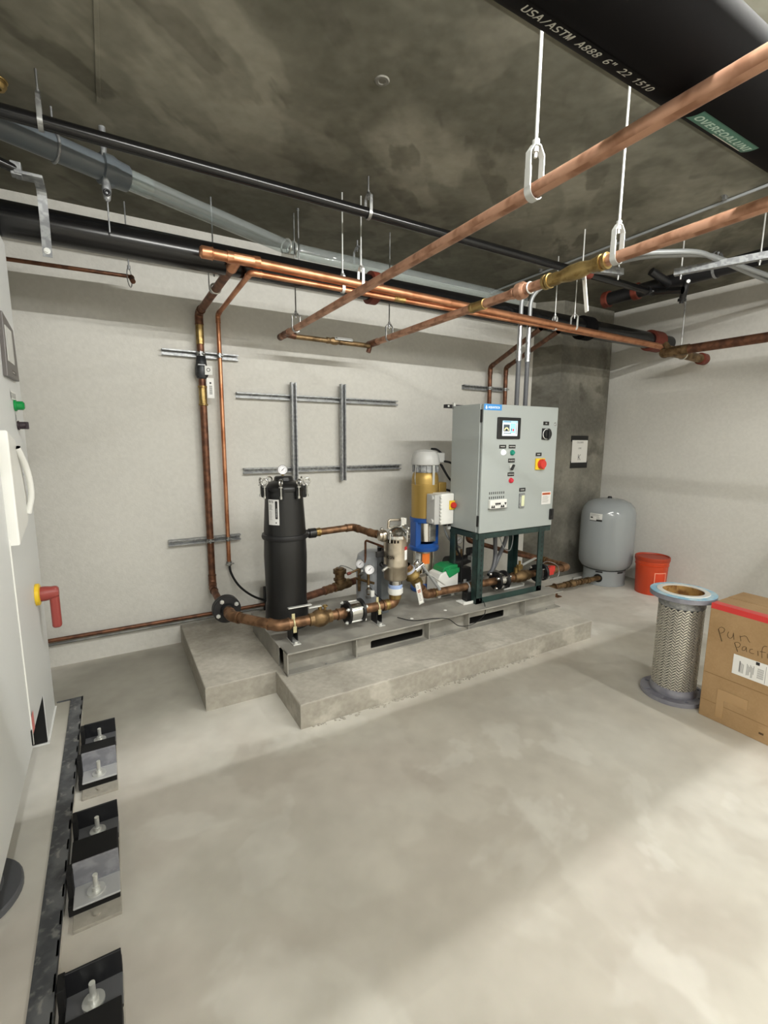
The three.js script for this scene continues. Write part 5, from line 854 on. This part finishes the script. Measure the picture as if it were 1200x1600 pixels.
  part(d, 'selector_switch', [lz([2.58, 1.303, zd], [0, 0, 1], [[0.02, 0], [0.02, 0.007], [0.014, 0.009], [0, 0.009]], 24)], M.zincBright); part(d, 'selector_knob', bx(-0.007, 0.007, -0.024, 0.02, 0.008, 0.028, 0.004, 2).rotateZ(-0.5).translate(2.58, 1.3, zd), M.blackPlastic);
  const ms = part(d, 'main_switch', bx(2.828, 2.926, 1.272, 1.36, zd - 0.001, zd + 0.014, 0.004, 2), M.yellow, { label: 'yellow main switch plate' }); part(ms, 'knob', [lz([2.88, 1.316, zd + 0.012], [0, 0, 1], [[0.037, 0], [0.037, 0.014], [0.03, 0.03], [0, 0.031]], 28), bx(2.87, 2.89, 1.278, 1.354, zd + 0.02, zd + 0.046, 0.005, 2)], M.red, { label: 'red knob' });
  const bs = part(d, 'isolator', bx(2.884, 2.966, 1.502, 1.588, zd - 0.001, zd + 0.01, 0.003, 2), M.blackPlastic); part(bs, 'knob', [lz([2.925, 1.545, zd + 0.01], [0, 0, 1], [[0.036, 0], [0.034, 0.024], [0, 0.026]], 24), bx(2.913, 2.937, 1.51, 1.58, zd + 0.02, zd + 0.046, 0.005, 2)], M.blackPlastic); part(bs, 'dial_mark', tor([2.925, 1.545, zd + 0.0105], [0, 0, 1], 0.037, 0.0025, 24, 6), M.whiteFace);
  part(d, 'key_lock', tor([3.028, 1.622, zd + 0.001], [0, 0, 1], 0.011, 0.003, 20, 6), M.chrome);
  const vs = []; for (let r = 0; r < 2; r++) for (let i = 0; i < 8; i++) vs.push(bx(2.372 + i * 0.02, 2.38 + i * 0.02, 1.104 - r * 0.034, 1.122 - r * 0.034, zd - 0.001, zd + 0.0006, 0));
  part(d, 'breaker_labels', vs, M.blackPlastic);
  const br = part(d, 'breaker_cover', bx(2.366, 2.532, 1.0, 1.066, zd - 0.001, zd + 0.022, 0.004, 2), M.whitePlastic, { label: 'white breaker strip' });
  for (let i = 0; i < 8; i++) { const up = i === 2 || i === 3 || i === 4 || i === 7; const q = poly(up ? [[-0.008, 0.018], [0.008, 0.018], [0, 0]] : [[-0.008, 0], [0.008, 0], [0, 0.018]]); part(br, 'toggle', ext(q, 0.006).translate(2.384 + i * 0.0186, 1.008 + (up ? 0.016 : 0), zd + 0.022), M.blackPlastic); }
  part(br, 'cover_lip', bx(2.364, 2.534, 0.996, 1.003, zd, zd + 0.026, 0.001), M.steel);
  const am = part(d, 'hour_meter', bx(2.674, 2.728, 0.986, 1.098, zd - 0.001, zd + 0.014, 0.004, 2), M.galv, { label: 'small framed meter' }); part(am, 'meter_face', bx(2.689, 2.718, 1.0, 1.082, zd + 0.012, zd + 0.018, 0.002), S({ color: 0xdfe3bc, roughness: 0.3 }));
  fl(2.975, 1.046, 0.105, 0.1, txt(160, 150, '#e4e3e0', (c, w) => { c.fillStyle = '#d4683a'; c.fillRect(10, 12, w - 20, 26); c.fillStyle = '#5a2a14'; c.font = 'bold 22px sans-serif'; c.textAlign = 'center'; c.fillText('WARNING', w / 2, 33, 120); lines(c, 16, 52, 116, 7, 12, 4, '#9a9a98'); }), 'warning_label', 'white and orange warning label');
  part(d, 'latch', [bx(3.02, 3.06, 0.868, 0.955, zd - 0.002, zd + 0.016, 0.006, 2), bx(3.03, 3.05, 0.9, 0.95, zd + 0.014, zd + 0.022, 0.003)], M.blackPlastic, { label: 'black door latch' });
}
{ // pipework and hoses visible through the stand
  const t = thing('flexible_hose', 'grey flexible conduits dropping from under the control panel', 'hose', [2.75, 0.8, -2.8]);
  part(t, 'hose', curve([[2.66, 0.82, -2.78], [2.675, 0.66, -2.78], [2.68, 0.54, -2.78], [2.64, 0.46, -2.76], [2.58, 0.42, -2.74]], 0.017, 30, 10), M.rubberHose); part(t, 'hose', curve([[2.83, 0.82, -2.8], [2.81, 0.68, -2.8], [2.75, 0.56, -2.8], [2.66, 0.46, -2.77]], 0.017, 30, 10), M.rubberHose);
  part(t, 'loop_wire', curve([[2.7, 0.72, -2.76], [2.74, 0.62, -2.74], [2.8, 0.6, -2.74], [2.85, 0.68, -2.76], [2.84, 0.78, -2.76]], 0.004, 30, 6), M.conduit);
  part(t, 'thin_wire', curve([[2.41, 0.78, -2.86], [2.39, 0.6, -2.84], [2.36, 0.42, -2.82], [2.35, 0.34, -2.8]], 0.005, 24, 6), M.rubber);
  const p = thing('copper_pipe', 'dark copper pipe sloping back behind the panel stand', 'pipe', [2.6, 0.6, -3.0]);
  plumb(p, [[2.66, 0.82, -3.1], [2.66, 0.63, -3.1], [3.15, 0.47, -3.0], [3.4, 0.40, -2.97]], 0.02, M.copperOld, { b: 0.05 });
  const m = thing('circulator_pump', 'small black circulator with a gauge behind the panel stand', 'pump', [2.5, SK, -3.02]);
  part(m, 'body', [cy([2.38, 0.47, -3.03], [2.5, 0.47, -3.03], 0.065, 0.065, 24), cy([2.5, 0.47, -3.03], [2.62, 0.49, -3.03], 0.045, 0.04, 20), bx(2.4, 2.62, 0.3, 0.42, -3.07, -2.99, 0.01, 2), cy([2.62, 0.49, -3.03], [2.74, 0.5, -3.03], 0.03, 0.03, 16), bx(2.6, 2.75, 0.52, 0.58, -3.06, -3.0, 0.01, 2)], M.blackIron);
  part(m, 'stem', [cy([2.48, 0.5, -3.03], [2.48, 0.62, -3.03], 0.013, 0.013, 12), bx(2.42, 2.45, 0.58, 0.6, -3.04, -3.02, 0.003), cy([2.53, 0.5, -3.03], [2.53, 0.58, -3.03], 0.01, 0.01, 10)], M.bronze);
  gauge(m, [2.49, 0.665, -3.02], [-0.5, 0, 1], 0.034);
  part(m, 'base_plate', bx(2.36, 2.76, SK, 0.3, -3.1, -2.96, 0.003), M.steel);
  const s = thing('cabinet_post', 'pale grey upright post behind the panel stand', 'post', [2.79, SK, -3.12]); part(s, 'post', bx(2.77, 2.83, SK, 0.82, -3.15, -3.09, 0.004), M.greyPlastic); part(s, 'plate', bx(2.755, 2.845, SK, SK + 0.008, -3.17, -3.07, 0.002), M.greyPlastic);
  const w = thing('white_tag', 'small pale tag and valve head hanging inside the panel stand', 'tag', [2.47, 0.6, -2.8]); part(w, 'tag', bx(2.5, 2.53, 0.475, 0.545, -2.79, -2.785, 0.001), M.ivory); part(w, 'head', [bx(2.42, 2.5, 0.55, 0.585, -2.82, -2.77, 0.006), bx(2.44, 2.48, 0.585, 0.6, -2.81, -2.78, 0.004), cy([2.45, 0.47, -2.8], [2.45, 0.55, -2.8], 0.006, 0.006, 8)], M.conduit);
}
// ---------- right hand side ----------
{
  const x = 4.505, z = -3.03;
  const t = thing('pressure_tank', 'grey domed pressure tank standing on a ring base in the back right corner', 'tank', [x, 0, z]);
  part(t, 'shell', la(x, z, [[0.15, 0.155], [0.2, 0.165], [0.24, 0.19], [0.262, 0.235], [0.267, 0.29], [0.267, 0.7], [0.262, 0.76], [0.243, 0.815], [0.205, 0.86], [0.15, 0.888], [0.08, 0.902], [0.03, 0.905], [0, 0.905]], 64, 0.9), M.tankGrey);
  const k = new THREE.CylinderGeometry(0.207, 0.207, 0.155, 48, 1, true).translate(x, 0.083, z); const k2 = new THREE.CylinderGeometry(0.2, 0.2, 0.155, 48, 1, true).translate(x, 0.083, z);
  const b = part(t, 'base_ring', [k, k2, tor([x, 0.006, z], [0, 1, 0], 0.205, 0.006, 48, 8)], M.tankGrey);
  for (const a of [-1.2, -0.15, 0.9]) part(b, 'vent_slot', bx(-0.035, 0.035, 0.142, 0.157, 0.2, 0.209, 0.002).rotateY(a).translate(x, 0, z), M.blackPlastic);
  part(b, 'pipe_hole', lz([x - 0.19, 0.085, z + 0.07], [-0.94, 0, 0.34], [[0, 0.006], [0.042, 0.006], [0.044, 0.012], [0.036, 0.014], [0.034, 0.008]], 24), M.blackPlastic);
  part(t, 'air_valve', la(x, z, [[0.022, 0.9], [0.022, 0.912], [0.016, 0.922], [0, 0.924]], 18), M.blackPlastic);
  part(t, 'nameplate', wrapLabel(x, z, 0.2678, 0.685, 0.765, -1.42, 0.13), txt(200, 134, '#d6d6d2', (c, w, h) => { lines(c, 14, 14, 160, 3, 14, 5, '#888'); c.fillStyle = '#222'; c.fillRect(14, 62, 40, 24); lines(c, 110, 60, 60, 3, 12, 4, '#777'); c.fillStyle = '#161616'; c.fillRect(110, h - 34, w - 110, 34); c.fillRect(0, h - 12, w, 12); }), { label: 'white and black nameplate' });
  const p = thing('tank_pipe', 'dark pipe running along the floor from the pad to the grey tank', 'pipe', [3.9, 0.08, -2.93]);
  part(p, 'pipe', sw([[3.16, 0.085, -2.98], [4.33, 0.085, -2.955]], 0.026, 0.05, 18), M.bronze);
  const v = ball(p, [3.86, 0.085, -2.965], [1, 0, 0.02], 0.026, 0.12, { mat: M.bronze, hl: 0.13, hw: 0.011 });
  for (const q of [3.8, 4.02, 4.12]) part(p, 'coupling', coupling([q, 0.085, -2.964 + (q - 3.8) * 0.02], [q + 0.04, 0.085, -2.963 + (q - 3.8) * 0.02], 0.027), M.bronze);
  part(p, 'clamp', [tor([3.66, 0.085, -2.968], [1, 0, 0], 0.031, 0.006), bx(3.645, 3.675, 0.0, 0.06, -2.945, -2.938, 0.002), bx(3.63, 3.69, 0.0, 0.008, -2.99, -2.9, 0.002)], M.copperBrown);
}
{
  const x = 4.6, z = -2.58;
  const t = thing('bucket', 'orange plastic bucket with its lid on, by the right wall', 'bucket', [x, 0, z]);
  part(t, 'pail', la(x, z, [[0, 0.004], [0.128, 0.004], [0.131, 0.0], [0.133, 0.004], [0.144, 0.285], [0.15, 0.286], [0.151, 0.292], [0.144, 0.296], [0.145, 0.31], [0.15, 0.312], [0.151, 0.33], [0.146, 0.35]], 44), M.orange);
  part(t, 'lid', la(x, z, [[0.146, 0.33], [0.155, 0.332], [0.157, 0.338], [0.156, 0.366], [0.152, 0.371], [0.144, 0.371], [0.14, 0.36], [0.06, 0.36], [0.02, 0.361], [0, 0.361]], 44), M.orangeDark);
  part(t, 'printed_square', wrapLabel(x, z, 0.1425, 0.09, 0.235, -0.42, 0.13), txt(128, 140, '#d9441e', (c, w, h) => { c.strokeStyle = '#f0b49a'; c.lineWidth = 6; c.strokeRect(8, 8, w - 16, h - 16); }));
}
{ // braided flexible connector
  const x = 2.828, z = -1.392;
  const t = thing('flexible_connector', 'braided steel flexible connector standing on its flange, blue film on the top flange', 'flexible connector', [x, 0, z]);
  const ring = (y0, y1, mat, name, ri, ro, label) => {
    const s = new THREE.Shape(); s.absarc(0, 0, ro, 0, Math.PI * 2); const h = new THREE.Path(); h.absarc(0, 0, ri, 0, Math.PI * 2, true); s.holes.push(h);
    for (let i = 0; i < 8; i++) { const a = i * Math.PI / 4 + 0.2, q = new THREE.Path(); q.absarc(Math.cos(a) * 0.144, Math.sin(a) * 0.144, 0.0105, 0, Math.PI * 2, true); s.holes.push(q); }
    return part(t, name, ext(s, y1 - y0, { bevelEnabled: true, bevelSize: 0.002, bevelThickness: 0.002, bevelSegments: 2, bevelOffset: -0.002, cs: 40 }).rotateX(-Math.PI / 2).translate(x, y0, z), mat, { label });
  };
  ring(0.002, 0.024, M.lilac, 'bottom_flange', 0.1, 0.171, 'grey flange');
  part(t, 'bottom_collar', la(x, z, [[0.1, 0.022], [0.121, 0.024], [0.123, 0.03], [0.123, 0.05], [0.119, 0.056], [0.118, 0.07], [0.112, 0.072]], 48), M.lilac);
  ring(0.612, 0.634, M.lilac, 'top_flange', 0.107, 0.168, 'grey flange');
  part(t, 'top_collar', la(x, z, [[0.113, 0.555], [0.119, 0.56], [0.12, 0.57], [0.118, 0.605], [0.112, 0.612]], 48), M.galv);
  part(t, 'core', la(x, z, [[0.1095, 0.06], [0.1095, 0.57]], 40), M.darkSteel);
  const film = part(t, 'protective_film', lz([x, 0.6365, z], [0, 1, 0], [[0.107, 0], [0.166, 0], [0.168, 0.002], [0.166, 0.0035], [0.118, 0.0035], [0.107, 0.0035]], 56), M.blueFilm, { label: 'blue film on the flange face' });
  part(t, 'sealing_face', la(x, z, [[0.105, 0.63], [0.105, 0.644], [0.132, 0.644], [0.133, 0.64]], 56), M.whiteFace);
  part(t, 'liner', la(x, z, [[0.1045, 0.64], [0.1045, 0.3], [0, 0.3]], 40), S({ map: metalTex([190, 150, 90], [120, 78, 40], 5, 0.2), roughness: 0.5 }));
  // braid: 26 plaited strands, each a zigzag of slanted wire bands
  const braidM = S({ color: 0xd8d4ca, metalness: 0.6, roughness: 0.3 });
  const N = 21, rows = 29, y0 = 0.068, y1 = 0.56, R = 0.112; const st = [];
  const seg = new THREE.BoxGeometry(0.0222, 0.0078, 0.006).toNonIndexed(); seg.deleteAttribute('uv');
  for (let i = 0; i < N; i++) {
    const gs = [];
    for (let j = 0; j < rows; j++) for (const s of [-1, 1]) { const a = (i + (s > 0 ? 0.25 : -0.25)) / N * Math.PI * 2; const g = seg.clone(); g.rotateZ(s * 0.72); g.translate(0, y0 + (j + (s > 0 ? 0.5 : 0)) / rows * (y1 - y0), R + 0.0015 + s * 0.0004); g.rotateY(a).translate(x, 0, z); gs.push(g); }
    part(t, 'braid_strand', gs, braidM);
  }
}
{ // cardboard box
  const x0 = 2.735, x1 = 3.09, y1 = 0.645, z0 = -1.2, z1 = -0.5;
  const t = thing('cardboard_box', 'brown cardboard box with red tape and handwriting at the right edge', 'box', [(x0 + x1) / 2, 0, (z0 + z1) / 2]);
  part(t, 'carton', bx(x0, x1, 0, y1 - 0.003, z0, z1, 0.004, 2), M.card);
  part(t, 'flap', bx(x0 + 0.001, (x0 + x1) / 2 - 0.002, y1 - 0.004, y1, z0 + 0.001, z1, 0.001), M.card);
  part(t, 'flap', bx((x0 + x1) / 2 + 0.002, x1 - 0.001, y1 - 0.004, y1 + 0.001, z0 + 0.001, z1, 0.001).rotateZ(0.0), M.card);
  part(t, 'red_tape', [bx(x0 - 0.0006, x0 + 0.05, y1, y1 + 0.0012, z0 + 0.003, z1, 0), bx(x0 - 0.0014, x0 + 0.0002, y1 - 0.028, y1 + 0.001, z0 + 0.003, z1, 0)], M.redTape, { label: 'red packing tape' });
  const fx = x0 - 0.0012;
  // left face: u runs towards the camera (+z)
  { // handwriting: felt pen strokes as thin raised ribbons
    const W = (q) => V(fx + 0.0006, 0.47 - (q[1] / 284 - 0.5) * 0.15, -1.05 + (q[0] / 512 - 0.5) * 0.255), G = [];
    const L = (p, r = 0.0012) => { const P = p.map(W); const pts = []; for (let i = 0; i < P.length - 1; i++) for (let k = 0; k < 6; k++) pts.push(P[i].clone().lerp(P[i + 1], k / 6)); pts.push(P[P.length - 1]); G.push(sweep(pts, r, 6)); };
    const C = (p, r = 0.0011) => { let cur = [p[0], p[1]]; const pts = [W(cur)]; for (let i = 2; i < p.length; i += 4) { for (let k = 1; k <= 6; k++) { const t = k / 6; pts.push(W([(1 - t) * (1 - t) * cur[0] + 2 * t * (1 - t) * p[i] + t * t * p[i + 2], (1 - t) * (1 - t) * cur[1] + 2 * t * (1 - t) * p[i + 1] + t * t * p[i + 3]])); } cur = [p[i + 2], p[i + 3]]; } G.push(sweep(pts, r, 6)); };
    L([[52, 62], [98, 176]], 0.0019); C([50, 66, 70, 14, 108, 40, 118, 74, 76, 96]); C([150, 56, 128, 100, 160, 118, 196, 116, 192, 52]); L([[192, 52], [204, 118]]); L([[252, 60], [266, 110]]); C([254, 74, 300, 30, 316, 58, 328, 84, 344, 96]);
    L([[212, 146], [250, 226]], 0.0015); C([212, 150, 234, 120, 262, 140, 270, 176, 238, 184]); C([312, 150, 276, 158, 288, 196, 318, 196, 318, 150]); L([[318, 150], [326, 196]]); C([376, 152, 344, 156, 350, 190, 370, 200, 390, 190]); L([[418, 152], [426, 196]]); C([488, 84, 446, 76, 452, 150, 456, 180, 460, 208]); L([[436, 150], [484, 144]]); L([[498, 148], [504, 192]]);
    part(t, 'handwriting', G, S({ color: 0x54432f, roughness: 0.85 }), { label: 'handwritten words' });
  }
  part(t, 'shipping_label', patch([fx - 0.0004, 0.357, -0.945], [0, 0, 1], [0, 1, 0], 0.245, 0.106), txt(512, 226, '#f6f6f4', (c) => { lines(c, 60, 60, 14, 1, 1, 120, '#777'); c.fillStyle = '#8a8a8a'; for (let i = 0; i < 5; i++) c.fillRect(62 + i * 9, 70 + i * 4, 4, 120 - i * 4); for (let i = 0; i < 7; i++) c.fillRect(130 + i * 10, 64 + (i % 3) * 12, 5, 130 - (i % 4) * 16); c.fillStyle = '#1a1a1a'; c.fillRect(205, 6, 34, 34); c.fillStyle = '#9a9a9a'; for (let i = 0; i < 14; i++) c.fillRect(226, 74 + i * 8, 56, i % 3 ? 3 : 5); c.fillStyle = '#999'; c.fillRect(296, 24, 4, 190); for (let i = 0; i < 6; i++) c.fillRect(330, 60 + i * 22, 140 - (i % 3) * 30, 7); }), { label: 'white shipping label' });
  part(t, 'clear_tape', [bx(fx - 0.0006, fx + 0.0004, 0.03, 0.19, -1.12, -1.085, 0), bx(fx - 0.0009, fx + 0.0002, 0.135, 0.19, -1.12, -0.98, 0)], M.tape, { label: 'strips of clear packing tape' });
  part(t, 'fold_line', [bx(fx - 0.0002, fx + 0.001, 0.2555, 0.2585, z0 + 0.004, z1, 0), bx(fx - 0.0002, fx + 0.001, 0.098, 0.1, z0 + 0.004, z1, 0)], S({ color: 0x9c7c55, roughness: 0.9 }));
  part(t, 'hand_hole', bx(fx - 0.0003, fx + 0.001, 0.042, 0.052, -0.92, -0.9, 0), S({ color: 0x5a452d, roughness: 0.9 }));
}
{ // paper sign on the column
  const z = -3.379; const t = thing('wall_sign', 'white paper sign with a letter K on a black holder on the concrete column', 'sign', [4.42, 1.37, z]);
  part(t, 'holder', bx(4.275, 4.555, 1.485, 1.548, z, z + 0.004, 0.001), M.blackPlastic);
  part(t, 'holder', bx(4.285, 4.565, 1.2, 1.275, z, z + 0.004, 0.001), M.blackPlastic);
  part(t, 'paper', bx(4.295, 4.545, 1.26, 1.5, z + 0.0042, z + 0.006, 0), M.whiteFace);
  part(t, 'print', patch([4.42, 1.38, z + 0.0066], [1, 0, 0], [0, 1, 0], 0.25, 0.24), txt(260, 250, '#e2e1dc', (c, w) => { c.fillStyle = '#8a8a86'; c.font = 'bold 26px sans-serif'; c.textAlign = 'center'; c.fillText('COLUMN', w / 2, 34, 190); c.font = 'bold 24px sans-serif'; c.fillText('LINE', w / 2, 98); c.fillStyle = '#555'; c.font = '92px sans-serif'; c.fillText('K', w / 2 - 4, 224); }));
}
renderer.render(scene, camera);
